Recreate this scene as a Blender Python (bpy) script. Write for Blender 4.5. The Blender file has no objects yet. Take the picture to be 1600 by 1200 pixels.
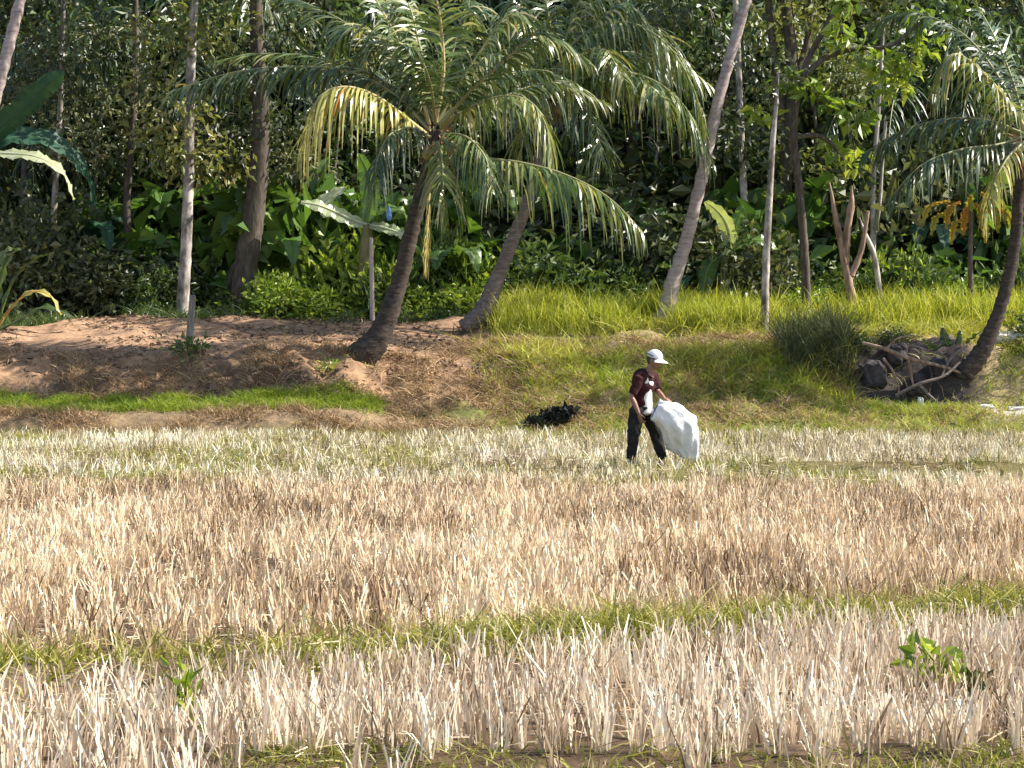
import bpy, math, random
import numpy as np
from mathutils import Vector, Matrix

SC = bpy.context.scene
COL = SC.collection
rng = np.random.default_rng(11)
random.seed(11)

# ------------------------------------------------------------------ camera model
FPX, CH, HY = 3570.0, 1.7, 528.0           # focal length in photo pixels, eye height, horizon row
def W(px, py, d):
    return np.array([(px - 800.0) / FPX * d, d, CH - (py - HY) / FPX * d])

# ------------------------------------------------------------------ noise helpers
def _hash(ix, iy, seed):
    n = (ix.astype(np.int64) * 374761393 + iy.astype(np.int64) * 668265263 + seed * 974711) & 0xffffffff
    n = ((n ^ (n >> 13)) * 1274126177) & 0xffffffff
    return ((n ^ (n >> 16)) & 0xffff) / 65535.0
def vnoise(x, y, seed=0):
    x = np.asarray(x, float); y = np.asarray(y, float)
    ix = np.floor(x); iy = np.floor(y); fx = x - ix; fy = y - iy
    fx = fx * fx * (3 - 2 * fx); fy = fy * fy * (3 - 2 * fy)
    a = _hash(ix, iy, seed); b = _hash(ix + 1, iy, seed); c = _hash(ix, iy + 1, seed); d = _hash(ix + 1, iy + 1, seed)
    return (a * (1 - fx) + b * fx) * (1 - fy) + (c * (1 - fx) + d * fx) * fy
def fbm(x, y, seed=0, o=3):
    s = 0; a = 0.5; t = 0
    for k in range(o):
        s = s + a * vnoise(np.asarray(x) * 2 ** k, np.asarray(y) * 2 ** k, seed + k); t += a; a *= .5
    return s / t
def sstep(a, b, x):
    t = np.clip((np.asarray(x, float) - a) / (b - a), 0, 1)
    return t * t * (3 - 2 * t)

# ------------------------------------------------------------------ terrain
D0 = [-200, 39.5, 39.9, 40.2, 41.3, 42.0, 42.7, 47.0, 52, 62, 80, 125, 420]
ZL = [0, 0, .32, .44, .60, 1.05, 1.45, 2.03, 2.25, 2.6, 3.5, 24, 34]
ZM = [0, 0, .10, .18, .55, .92, 1.28, 2.00, 2.25, 2.6, 3.5, 24, 34]
D1 = [-200, 39.8, 42.2, 42.45, 42.85, 45.0, 47.0, 52, 62, 80, 125, 420]
ZR = [0, 0, .40, .75, 1.50, 1.80, 2.05, 2.25, 2.6, 3.5, 24, 34]
def ground_h(x, y):
    x = np.asarray(x, float); y = np.asarray(y, float)
    yj = y + (fbm(x * .5, y * .15, 5) - .5) * 0.9 * sstep(39, 41, y) - (fbm(x*.9, 3.0+0*y, 9)-.5)*.25
    zl = np.interp(yj, D0, ZL); zm = np.interp(yj, D0, ZM); zr = np.interp(yj, D1, ZR)
    a = sstep(-3.0, -1.6, x); b = sstep(5.2, 6.6, x)
    z = (zl * (1 - a) + zm * a) * (1 - b) + zr * b
    bank = sstep(39.6, 41.0, y) * (1 - sstep(60, 90, y) * .6)
    z = z + bank * ((fbm(x * .9, y * .9, 21) - .5) * .30 + (fbm(x * 3.2, y * 3.2, 33) - .5) * .30 * (1 - .75 * sstep(42.5, 43.2, y) * (1 - sstep(-1.5, 0, x))))
    face = np.exp(-((y - 41.7) / .7) ** 2); z = z + face * ((fbm(x * 2.6, y * .5, 36, 2) - .5) * .45 + (fbm(x * 5, y * 4, 37, 2) - .5) * .22) * (1 - .5 * sstep(-.5, 1, x))
    z = z + .04 * np.exp(-((x + 2.65) ** 2 / 1.0 + (y - 42.5) ** 2 / .5))       # mound under the leaning palm
    fld = 1 - sstep(39, 40, y)
    z = z + fld * ((fbm(x * 1.2, y * 1.2, 44) - .5) * .07 + (fbm(x * 5, y * 5, 45) - .5) * .03)
    yb = 28.6 - .10 * (x - 1.5)                                                  # low bund behind the worker
    z = z + .17 * np.exp(-((y - yb) / .40) ** 2) * fld * sstep(1.5, 3.5, x)
    yw = weed_row(x, y)
    z = z + .07 * np.exp(-(yw / .30) ** 2) * fld
    z = z + .05 * np.exp(-((y - 9.2) / .25) ** 2) * fld
    return z
def px_of(x, y): return 800 + np.asarray(x) * FPX / np.maximum(np.asarray(y), 1)
def py_of(y): return HY + FPX * CH / np.maximum(np.asarray(y), .5)
_WX = [-200, 0, 300, 500, 700, 900, 1100, 1300, 1450, 1600, 1900]
_WY = [1085, 1068, 1054, 1042, 1032, 1014, 1000, 986, 972, 956, 925]
def weed_row(x, y):
    """signed distance in metres of the ground point from the weedy bund that crosses the field"""
    row = np.interp(px_of(x, y), _WX, _WY)
    return np.asarray(y) - FPX * CH / (row - HY)
def ground_at(px, py, d0=8.0, d1=75.0):
    ds = np.linspace(d0, d1, 4000)
    xs = (px - 800) / FPX * ds; zs = CH - (py - HY) / FPX * ds
    g = ground_h(xs, ds)
    k = np.argmax(g >= zs)
    return np.array([xs[k], ds[k], g[k]])
def on_ground(x, y, dz=0.0):
    return np.array([x, y, float(ground_h(x, y)) + dz])

# ------------------------------------------------------------------ materials
def new_mat(name):
    m = bpy.data.materials.new(name); m.use_nodes = True
    nt = m.node_tree; nt.nodes.clear()
    out = nt.nodes.new('ShaderNodeOutputMaterial')
    return m, nt, out
def ramp(nt, fac, stops):
    r = nt.nodes.new('ShaderNodeValToRGB')
    e = r.color_ramp.elements
    e[0].position, e[0].color = stops[0][0], (*stops[0][1], 1)
    e[1].position, e[1].color = stops[-1][0], (*stops[-1][1], 1)
    for p, c in stops[1:-1]:
        k = e.new(p); k.color = (*c, 1)
    nt.links.new(fac, r.inputs[0])
    return r.outputs[0]
def attr(nt, name='var'):
    a = nt.nodes.new('ShaderNodeAttribute'); a.attribute_name = name
    return a
def leaf_mat(name, stops, rough=.45, trans=.3, spec=.5, tint=(1.25, 1.25, .6)):
    m, nt, out = new_mat(name)
    c = ramp(nt, attr(nt).outputs['Fac'], stops)
    p = nt.nodes.new('ShaderNodeBsdfPrincipled')
    nt.links.new(c, p.inputs['Base Color']); p.inputs['Roughness'].default_value = rough
    p.inputs['Specular IOR Level'].default_value = spec
    if trans > 0:
        t = nt.nodes.new('ShaderNodeBsdfTranslucent')
        mx = nt.nodes.new('ShaderNodeMix'); mx.data_type = 'RGBA'; mx.blend_type = 'MULTIPLY'; mx.inputs[0].default_value = 1
        nt.links.new(c, mx.inputs[6]); mx.inputs[7].default_value = (*tint, 1)
        nt.links.new(mx.outputs[2], t.inputs[0])
        ms = nt.nodes.new('ShaderNodeMixShader'); ms.inputs[0].default_value = trans
        nt.links.new(p.outputs[0], ms.inputs[1]); nt.links.new(t.outputs[0], ms.inputs[2])
        nt.links.new(ms.outputs[0], out.inputs[0])
    else:
        nt.links.new(p.outputs[0], out.inputs[0])
    return m
def solid_mat(name, stops, scale=(8, 8, 8), rough=.85, bump=.4, detail=6, spec=.2, bscale=None, coord='Object'):
    m, nt, out = new_mat(name)
    tc = nt.nodes.new('ShaderNodeTexCoord'); mp = nt.nodes.new('ShaderNodeMapping')
    mp.inputs['Scale'].default_value = scale
    nt.links.new(tc.outputs[coord], mp.inputs[0])
    n = nt.nodes.new('ShaderNodeTexNoise'); n.inputs['Scale'].default_value = 1.0; n.inputs['Detail'].default_value = detail
    n.inputs['Roughness'].default_value = .65
    nt.links.new(mp.outputs[0], n.inputs[0])
    c = ramp(nt, n.outputs[0], stops)
    p = nt.nodes.new('ShaderNodeBsdfPrincipled')
    nt.links.new(c, p.inputs['Base Color']); p.inputs['Roughness'].default_value = rough
    p.inputs['Specular IOR Level'].default_value = spec
    if bump:
        b = nt.nodes.new('ShaderNodeBump'); b.inputs['Strength'].default_value = bump; b.inputs['Distance'].default_value = .02
        nt.links.new(n.outputs[0], b.inputs['Height']); nt.links.new(b.outputs[0], p.inputs['Normal'])
    nt.links.new(p.outputs[0], out.inputs[0])
    return m

M = {}
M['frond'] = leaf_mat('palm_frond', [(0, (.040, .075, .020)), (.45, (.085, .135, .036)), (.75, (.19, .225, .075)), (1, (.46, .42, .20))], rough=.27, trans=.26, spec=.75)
M['frond_dark'] = leaf_mat('shade_tinted_palm_frond', [(0, (.026, .048, .022)), (.6, (.050, .082, .030)), (1, (.11, .135, .05))], rough=.38, trans=.2, spec=.5)  # darker copy of the frond material, with shade put into its colour
M['frond_yellow'] = leaf_mat('yellowing_frond', [(0, (.26, .27, .06)), (.45, (.48, .44, .13)), (.75, (.62, .48, .18)), (1, (.58, .22, .05))], rough=.32, trans=.3, spec=.7)
M['frond_lime'] = leaf_mat('lime_frond', [(0, (.10, .14, .035)), (.6, (.22, .25, .07)), (1, (.42, .36, .12))], rough=.34, trans=.3, spec=.6)
M['rachis'] = solid_mat('frond_midrib', [(.3, (.16, .17, .06)), (.7, (.30, .27, .12))], (3, 3, 3), .5, .1, spec=.4)
M['rachis_dry'] = solid_mat('dry_midrib', [(.3, (.30, .22, .09)), (.7, (.55, .45, .22))], (3, 3, 3), .6, .1)
M['bark_palm'] = solid_mat('palm_bark', [(.25, (.075, .058, .048)), (.5, (.17, .135, .115)), (.75, (.30, .25, .22))], (6, 6, 22), .85, .8)
M['bark_dark'] = solid_mat('dark_palm_bark', [(.25, (.022, .017, .014)), (.5, (.058, .044, .036)), (.75, (.125, .095, .075))], (7, 7, 20), .9, .8)
M['bark_pink'] = solid_mat('pale_palm_bark', [(.25, (.14, .105, .095)), (.45, (.33, .26, .24)), (.75, (.50, .41, .38))], (5, 5, 18), .8, .7)
M['bark_tree'] = solid_mat('tree_bark', [(.25, (.035, .028, .02)), (.5, (.09, .072, .055)), (.75, (.18, .15, .12))], (14, 14, 4), .9, .8)
M['bark_pale'] = solid_mat('sun_patched_pale_bark', [(.34, (.07, .06, .05)), (.46, (.22, .19, .16)), (.62, (.55, .48, .42))], (5, 5, 2.2), .8, .5)  # pale bark; broad sunlit and dark patches are painted into its colour
M['bark_red'] = solid_mat('dead_wood', [(.3, (.10, .06, .04)), (.5, (.28, .18, .13)), (.75, (.45, .32, .25))], (12, 12, 3), .9, .7)
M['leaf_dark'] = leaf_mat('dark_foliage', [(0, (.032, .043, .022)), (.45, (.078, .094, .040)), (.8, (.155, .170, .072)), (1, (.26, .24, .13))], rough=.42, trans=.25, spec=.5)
M['leaf_mid'] = leaf_mat('green_foliage', [(0, (.032, .060, .016)), (.6, (.075, .125, .028)), (1, (.16, .20, .055))], rough=.36, trans=.3, spec=.7)
M['leaf_lime'] = leaf_mat('bright_foliage', [(0, (.10, .16, .022)), (.5, (.22, .31, .04)), (1, (.42, .46, .08))], rough=.4, trans=.35)
M['leaf_yellow'] = leaf_mat('yellowing_foliage', [(0, (.16, .20, .03)), (.5, (.42, .36, .04)), (1, (.45, .20, .03))], rough=.45, trans=.35)
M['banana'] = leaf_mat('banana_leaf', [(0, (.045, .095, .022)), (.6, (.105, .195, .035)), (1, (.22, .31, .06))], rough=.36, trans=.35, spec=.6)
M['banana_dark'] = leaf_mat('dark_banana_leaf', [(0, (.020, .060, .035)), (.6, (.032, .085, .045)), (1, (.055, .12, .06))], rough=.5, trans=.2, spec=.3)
M['banana_pale'] = leaf_mat('pale_banana_leaf', [(0, (.30, .36, .16)), (.6, (.46, .50, .28)), (1, (.62, .62, .44))], rough=.28, trans=.3, spec=.8)
M['banana_stem'] = solid_mat('banana_stem', [(.3, (.08, .09, .035)), (.55, (.20, .18, .08)), (.75, (.30, .22, .12))], (10, 10, 2), .6, .3)
M['grass_tall'] = leaf_mat('tall_lime_grass', [(0, (.10, .14, .02)), (.35, (.30, .34, .035)), (.75, (.54, .53, .07)), (1, (.68, .60, .20))], rough=.5, trans=.35, spec=.35)
M['grass_green'] = leaf_mat('short_green_grass', [(0, (.09, .14, .018)), (.5, (.22, .29, .03)), (1, (.42, .44, .07))], rough=.5, trans=.35, spec=.3)
M['grass_olive'] = leaf_mat('olive_weeds', [(0, (.08, .10, .018)), (.5, (.22, .22, .04)), (1, (.42, .37, .11))], rough=.5, trans=.3, spec=.3)
M['grass_dry'] = leaf_mat('dry_grass', [(0, (.16, .095, .045)), (.5, (.34, .22, .115)), (1, (.55, .42, .24))], rough=.6, trans=.2, spec=.25, tint=(1.1, 1.0, .8))
M['stub_tan'] = leaf_mat('tan_rice_stubble', [(0, (.13, .08, .045)), (.28, (.43, .30, .175)), (.6, (.72, .55, .355)), (1, (.89, .77, .57))], rough=.55, trans=.15, spec=.3, tint=(1.1, 1.0, .8))
M['stub_pale'] = leaf_mat('pale_rice_stubble', [(0, (.14, .09, .055)), (.28, (.46, .34, .22)), (.6, (.72, .59, .43)), (1, (.87, .78, .63))], rough=.5, trans=.15, spec=.35, tint=(1.1, 1.0, .85))
M['stub_far'] = leaf_mat('cream_rice_stubble', [(0, (.14, .10, .045)), (.33, (.48, .39, .22)), (.7, (.76, .68, .50)), (1, (.90, .84, .70))], rough=.55, trans=.15, spec=.3, tint=(1.1, 1.0, .8))
M['grass_shade'] = leaf_mat('shade_darkened_grass', [(0, (.035, .045, .022)), (.6, (.075, .09, .04)), (1, (.15, .16, .07))], rough=.7, trans=.2, spec=.2)  # dark tone carries the palm crown's shade on the bank grass
M['litter'] = leaf_mat('fallen_leaf', [(0, (.07, .045, .03)), (.5, (.19, .115, .065)), (1, (.40, .30, .17))], rough=.6, trans=.1)
M['clod'] = solid_mat('earth_clod', [(.3, (.14, .085, .055)), (.7, (.33, .21, .13))], (3, 3, 3), .95, .4)
M['leaf_olive'] = leaf_mat('olive_foliage', [(0, (.06, .075, .022)), (.5, (.14, .16, .045)), (.85, (.26, .27, .08)), (1, (.38, .33, .14))], rough=.34, trans=.3, spec=.75)
M['rock_dark'] = solid_mat('dark_stone', [(.3, (.020, .017, .017)), (.55, (.065, .055, .055)), (.8, (.15, .12, .11))], (6, 6, 6), .9, .8)
M['rock_pale'] = solid_mat('pale_stone', [(.3, (.55, .50, .45)), (.7, (.78, .73, .68))], (5, 5, 5), .7, .3)
M['coconut'] = solid_mat('coconut_husk', [(.3, (.20, .16, .06)), (.7, (.42, .33, .17))], (4, 4, 4), .5, .1, spec=.4)
M['heap_black'] = solid_mat('black_heap', [(.3, (.006, .007, .007)), (.7, (.022, .024, .020))], (5, 5, 5), .7, .5)  # near-black tone for the leaves and core of the heap
M['stake'] = solid_mat('weathered_wood', [(.3, (.30, .24, .20)), (.7, (.55, .47, .42))], (20, 20, 3), .85, .4)
M['stake_dark'] = solid_mat('dark_wood', [(.3, (.10, .085, .07)), (.7, (.30, .27, .23))], (20, 20, 3), .85, .4)  # darker grey-brown wood tone
M['skin'] = solid_mat('brown_skin', [(.3, (.20, .095, .06)), (.7, (.27, .135, .085))], (6, 6, 6), .5, .05, spec=.4)
M['shirt'] = solid_mat('maroon_cloth', [(.3, (.020, .005, .006)), (.7, (.055, .012, .013))], (9, 9, 9), .9, .5)
M['print'] = solid_mat('white_print', [(.3, (.72, .70, .68)), (.7, (.82, .80, .78))], (9, 9, 9), .8, .1)
M['pants'] = solid_mat('charcoal_cloth', [(.3, (.009, .009, .009)), (.7, (.030, .030, .028))], (10, 10, 10), .95, .6)
M['cap'] = solid_mat('white_cap_cloth', [(.3, (.70, .70, .70)), (.7, (.82, .82, .82))], (14, 14, 14), .85, .2)
M['cap_band'] = solid_mat('grey_cap_cloth', [(.3, (.13, .14, .16)), (.7, (.24, .25, .28))], (14, 14, 14), .85, .2)
M['hair'] = solid_mat('black_hair', [(.3, (.006, .005, .004)), (.7, (.02, .016, .014))], (40, 40, 40), .55, .3, spec=.5)
M['eye'] = solid_mat('eye_white', [(.3, (.6, .58, .55)), (.7, (.7, .68, .65))], (5, 5, 5), .3, 0, spec=.5)
M['sack'] = solid_mat('white_woven_plastic', [(.3, (.58, .58, .60)), (.7, (.74, .74, .75))], (9, 9, 9), .6, .8, spec=.5)
M['blue_bag'] = solid_mat('blue_plastic', [(.3, (.07, .20, .55)), (.7, (.20, .36, .70))], (7, 7, 7), .35, .3, spec=.6)

# ground material: colour of the soil kinds comes with the mesh, grain from noise
def ground_mat():
    m, nt, out = new_mat('soil')
    a = attr(nt, 'soil')
    tc = nt.nodes.new('ShaderNodeTexCoord')
    n = nt.nodes.new('ShaderNodeTexNoise'); n.inputs['Scale'].default_value = 5; n.inputs['Detail'].default_value = 9; n.inputs['Roughness'].default_value = .7
    nt.links.new(tc.outputs['Object'], n.inputs[0])
    g = ramp(nt, n.outputs[0], [(.3, (.45, .45, .45)), (.5, (.95, .95, .95)), (.72, (1.55, 1.5, 1.42))])
    mx = nt.nodes.new('ShaderNodeMix'); mx.data_type = 'RGBA'; mx.blend_type = 'MULTIPLY'; mx.inputs[0].default_value = 1
    mx.clamp_result = False
    nt.links.new(a.outputs['Color'], mx.inputs[6]); nt.links.new(g, mx.inputs[7])
    p = nt.nodes.new('ShaderNodeBsdfPrincipled'); p.inputs['Roughness'].default_value = .95; p.inputs['Specular IOR Level'].default_value = .15
    nt.links.new(mx.outputs[2], p.inputs['Base Color'])
    b = nt.nodes.new('ShaderNodeBump'); b.inputs['Strength'].default_value = .9; b.inputs['Distance'].default_value = .06
    nt.links.new(n.outputs[0], b.inputs['Height']); nt.links.new(b.outputs[0], p.inputs['Normal'])
    nt.links.new(p.outputs[0], out.inputs[0])
    return m
M['soil'] = ground_mat()

# ------------------------------------------------------------------ mesh + object helpers
class Geo:
    """collects vertices, faces (3 or 4 corners), a natural per-leaf colour variation and a material slot per face"""
    def __init__(s): s.V = []; s.F4 = []; s.F3 = []; s.var = []; s.m4 = []; s.m3 = []; s.n = 0
    def add(s, V, F, var=None, mi=0):
        V = np.asarray(V, float).reshape(-1, 3); F = np.asarray(F, np.int64)
        s.V.append(V)
        s.var.append(np.full(len(V), .5) if var is None else np.broadcast_to(np.asarray(var, float), (len(V),)))
        if F.shape[1] == 4: s.F4.append(F + s.n); s.m4.append(np.full(len(F), mi))
        else: s.F3.append(F + s.n); s.m3.append(np.full(len(F), mi))
        s.n += len(V)
        return s
    def mesh(s, name, mats, origin=(0, 0, 0), smooth=True):
        V = np.concatenate(s.V) - np.asarray(origin, float)
        f4 = np.concatenate(s.F4) if s.F4 else np.zeros((0, 4), np.int64)
        f3 = np.concatenate(s.F3) if s.F3 else np.zeros((0, 3), np.int64)
        me = bpy.data.meshes.new(name)
        me.vertices.add(len(V)); me.vertices.foreach_set('co', V.astype(np.float32).ravel())
        nl = f4.size + f3.size
        me.loops.add(nl); me.loops.foreach_set('vertex_index', np.concatenate([f4.ravel(), f3.ravel()]).astype(np.int32))
        npoly = len(f4) + len(f3)
        me.polygons.add(npoly)
        st = np.concatenate([np.arange(len(f4)) * 4, len(f4) * 4 + np.arange(len(f3)) * 3]).astype(np.int32)
        me.polygons.foreach_set('loop_start', st)
        mi = np.concatenate([np.concatenate(s.m4) if s.m4 else np.zeros(0), np.concatenate(s.m3) if s.m3 else np.zeros(0)]).astype(np.int32)
        for mm in (mats if isinstance(mats, (list, tuple)) else [mats]): me.materials.append(mm)
        me.polygons.foreach_set('material_index', mi)
        me.polygons.foreach_set('use_smooth', np.full(npoly, bool(smooth)))
        a = me.attributes.new('var', 'FLOAT', 'POINT'); a.data.foreach_set('value', np.concatenate(s.var).astype(np.float32))
        me.update(calc_edges=True); me.validate()
        return me

def link(name, me, parent=None, loc=None):
    o = bpy.data.objects.new(name, me); COL.objects.link(o)
    if loc is not None: o.location = loc
    if parent is not None: o.parent = parent
    return o
def tag(o, label=None, cat=None, group=None, kind=None):
    if label: o['label'] = label
    if cat: o['category'] = cat
    if group: o['group'] = group
    if kind: o['kind'] = kind
    return o
def thing(name, loc, label, cat, group=None, rz=0.0, sc=1.0):
    o = bpy.data.objects.new(name, None); COL.objects.link(o)
    o.empty_display_size = .2
    o.location = loc; o.rotation_euler = (0, 0, rz); o.scale = (sc, sc, sc)
    return tag(o, label, cat, group)
def copy_tree(o, loc, rz, sc, label=None, group=None, cat=None, parent=None):
    c = o.copy(); COL.objects.link(c); c.location = loc; c.rotation_euler = (0, 0, rz)
    c.scale = sc if isinstance(sc, tuple) else (sc, sc, sc)
    tag(c, label, cat, group)
    for ch in list(o.children):
        k = ch.copy(); COL.objects.link(k); k.parent = c
    return c

def spline(pts, n, closed=False):
    P = np.asarray(pts, float); m = len(P)
    if m == 2:
        t = np.linspace(0, 1, n)[:, None]; return P[0] * (1 - t) + P[1] * t
    seg = np.linalg.norm(np.diff(P, axis=0), axis=1) ** .5
    k = np.concatenate([[0], np.cumsum(seg)])
    T = np.gradient(P, k, axis=0)
    u = np.linspace(0, k[-1], n); i = np.clip(np.searchsorted(k, u, 'right') - 1, 0, m - 2)
    h = (k[i + 1] - k[i]); t = (u - k[i]) / h
    h00 = 2 * t ** 3 - 3 * t ** 2 + 1; h10 = t ** 3 - 2 * t ** 2 + t; h01 = -2 * t ** 3 + 3 * t ** 2; h11 = t ** 3 - t ** 2
    return h00[:, None] * P[i] + (h10 * h)[:, None] * T[i] + h01[:, None] * P[i + 1] + (h11 * h)[:, None] * T[i + 1]
def nrm(v): return v / np.maximum(np.linalg.norm(v, axis=-1, keepdims=True), 1e-9)
def tube(geo, pts, rad, ns=8, n=None, rough=0.0, mi=0, var=.5, cap=True, ring=0.0):
    """tapered round limb along a smooth path; ring > 0 gives the stepped leaf scars of a palm trunk"""
    P = np.asarray(pts, float); r = np.asarray(rad, float)
    if n is None: n = max(3, 5 * len(P))
    C = spline(P, n); R = np.interp(np.linspace(0, 1, n), np.linspace(0, 1, len(r)), r)
    if ring: R = R * (1 + ring * ((np.arange(n) % 2) * 2 - 1))
    T = nrm(np.gradient(C, axis=0))
    ref = np.array([0, 1.0, 0]) if abs(T[0][1]) < .8 else np.array([1.0, 0, 0])
    A = nrm(np.cross(T, ref)); B = np.cross(T, A)
    th = np.linspace(0, 2 * np.pi, ns, endpoint=False)
    rr = R[:, None] * (1 + rough * (rng.random((n, ns)) - .5) * 2)
    V = C[:, None, :] + rr[..., None] * (np.cos(th)[None, :, None] * A[:, None, :] + np.sin(th)[None, :, None] * B[:, None, :])
    i = np.arange(n - 1)[:, None]; j = np.arange(ns)[None, :]; j2 = (j + 1) % ns
    F = np.stack([i * ns + j, i * ns + j2, (i + 1) * ns + j2, (i + 1) * ns + j], -1).reshape(-1, 4)
    geo.add(V.reshape(-1, 3), F, var, mi)
    if cap:
        for e, sgn in ((0, -1), (n - 1, 1)):
            Vc = np.vstack([V[e], C[e] + T[e] * sgn * R[e] * .3])
            Fc = np.array([[k, (k + 1) % ns, ns] if sgn > 0 else [(k + 1) % ns, k, ns] for k in range(ns)])
            geo.add(Vc, Fc, var, mi)
    return geo
def ribbons(geo, base, d, L, w, bend, segs=2, var=None, tip=.25, mi=0, face=None):
    """many narrow blades at once: base point, unit direction, length, width, bend vector (added with t squared)"""
    base = np.asarray(base, float); N = len(base)
    d = nrm(np.asarray(d, float)); L = np.broadcast_to(L, (N,)); w = np.broadcast_to(w, (N,))
    if face is None:
        a = rng.random(N) * 2 * np.pi; face = np.stack([np.cos(a), np.sin(a), np.zeros(N)], 1)
    side = nrm(face - d * np.sum(face * d, 1, keepdims=True))
    t = np.linspace(0, 1, segs + 1)
    C = base[:, None] + d[:, None] * (L[:, None] * t)[..., None] + np.asarray(bend)[:, None] * (L[:, None] * t ** 2)[..., None]
    ww = w[:, None] * (1 - (1 - tip) * t ** 1.6) * .5
    V = np.stack([C - side[:, None] * ww[..., None], C + side[:, None] * ww[..., None]], 2).reshape(N, -1, 3)
    k = 2 * (segs + 1)
    f = np.array([[2 * s, 2 * s + 1, 2 * s + 3, 2 * s + 2] for s in range(segs)])
    F = (np.arange(N)[:, None, None] * k + f[None]).reshape(-1, 4)
    v = rng.random(N) if var is None else np.broadcast_to(var, (N,))
    geo.add(V.reshape(-1, 3), F, np.repeat(v, k), mi)
    return geo
def leaves(geo, c, d, L, wd, var=None, fold=.25, mi=0):
    """folded diamond-shaped leaves: centre of stalk, direction of the blade, length, width"""
    c = np.asarray(c, float); N = len(c); d = nrm(np.asarray(d, float))
    L = np.broadcast_to(L, (N,))[:, None]; wd = np.broadcast_to(wd, (N,))[:, None]
    r = nrm(rng.normal(size=(N, 3)) + np.array([0, 0, .8]))
    s = nrm(np.cross(d, r)); nn = np.cross(s, d)
    b = c; tip = c + d * L - nn * L * .18
    m1 = c + d * L * .45 + s * wd * .5 + nn * wd * fold; m2 = c + d * L * .45 - s * wd * .5 + nn * wd * fold
    V = np.stack([b, m1, tip, m2], 1).reshape(-1, 3)
    i = np.arange(N)[:, None] * 4
    F = np.concatenate([i + np.array([[0, 1, 2]]), i + np.array([[0, 2, 3]])])
    v = rng.random(N) if var is None else np.broadcast_to(var, (N,))
    geo.add(V, F, np.repeat(v, 4), mi)
    return geo
def blade(geo, pts, hw, n=10, fold=.22, up=(0, 0, 1), mi=0, var=.5, wave=.04, tear=0.0, sidev=None):
    """one big leaf along a midrib: two halves folded up in a V, wavy edge, optional torn gaps"""
    C = spline(pts, n); T = nrm(np.gradient(C, axis=0))
    up = np.asarray(up, float)
    S = nrm(np.cross(T, up)) if sidev is None else nrm(np.asarray(sidev, float) - T * np.sum(np.asarray(sidev, float) * T, 1, keepdims=True))
    Nn = nrm(np.cross(S, T))
    t = np.linspace(0, 1, n); wv = hw * np.sin(np.pi * np.clip(.06 + .93 * t, 0, 1)) ** .55
    for sg in (-1, 1):
        for a in range(n - 1):
            off = 0
            q = []
            for b in (a, a + 1):
                wob = wave * math.sin(b * 2.1 + sg)
                e = C[b] + sg * S[b] * wv[b] + Nn[b] * (wv[b] * fold + wob)
                if tear and b == a + 1: e = e - T[b] * tear * wv[b] * rng.random() - Nn[b] * tear * wv[b] * rng.random()
                m = C[b] + sg * S[b] * wv[b] * .5 + Nn[b] * (wv[b] * fold * .7)
                q += [C[b], m, e]
            geo.add(np.array(q), np.array([[0, 1, 4, 3], [1, 2, 5, 4]]), np.clip(var + rng.normal() * .08, 0, 1), mi)
    return geo

# ------------------------------------------------------------------ palm fronds
def frond(geo, pts, ll=.8, wid=.050, n=56, droop=.9, r0=.035, var=(.1, .8), tipcol=0.0, bare=.12, spread=.75, upl=.1):
    """midrib (slot 1) with two rows of drooping leaflets (slot 0)"""
    C = spline(pts, 40)
    tube(geo, C[::3], np.linspace(r0, .006, len(C[::3])), 6, 26, mi=1)
    for sg in (-1, 1):
        t = np.linspace(bare, .995, n) + rng.normal(size=n) * .003
        f = np.clip(t, 0, 1) * 39; i = np.clip(f.astype(int), 0, 38); u = (f - i)[:, None]
        B = C[i] * (1 - u) + C[i + 1] * u; T = nrm(C[i + 1] - C[i])
        S = np.cross(T, np.array([0, 0, 1.0])); bad = np.linalg.norm(S, axis=1) < .25
        S[bad] = np.array([0.3, 1, 0]); S = nrm(S) * sg
        U = nrm(np.cross(S * sg, T))
        L = ll * np.sin(np.pi * (.16 + .80 * (t - bare) / (1 - bare))) ** .55 * (1 + rng.normal(size=n) * .08)
        d = nrm(S * spread + T * (.35 + .5 * t[:, None] ** 2) + U * upl + rng.normal(size=(n, 3)) * .13)
        k = 4; s = np.linspace(0, 1, k + 1)
        dr = droop * (1 + rng.normal(size=n) * .30); L = L * np.where(rng.random(n) < .07, .35, 1.0) * (1 - .25 * rng.random(n) ** 3)
        P = B[:, None] + d[:, None] * (L[:, None] * (s - .30 * s ** 2 * np.clip(dr, 0, 1.5)[:, None]))[..., None]
        P = P + np.array([0, 0, -1.0]) * (L[:, None] * dr[:, None] * .8 * s ** 1.7)[..., None]
        wv = nrm(T + rng.normal(size=(n, 3)) * .25)
        w = wid * (1 + rng.normal(size=n) * .12)[:, None] * np.array([.55, 1, .95, .65, .12])[None]
        V = np.stack([P - wv[:, None] * (w * .5)[..., None], P + wv[:, None] * (w * .5)[..., None]], 2).reshape(n, -1, 3)
        kk = 2 * (k + 1)
        fq = np.array([[2 * a, 2 * a + 1, 2 * a + 3, 2 * a + 2] for a in range(k)])
        F = (np.arange(n)[:, None, None] * kk + fq[None]).reshape(-1, 4)
        v0 = var[0] + (var[1] - var[0]) * rng.random(n) + .5 * (rng.random(n) < .06)
        v = v0[:, None] + (tipcol * np.array([0, .1, .3, .7, 1.0]) * (0.35 + .65 * rng.random(n))[:, None] * (.3 + .7 * t[:, None]))
        geo.add(V.reshape(-1, 3), F, np.clip(np.repeat(v, 2, axis=1), 0, 1).ravel(), 0)
    return geo
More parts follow.
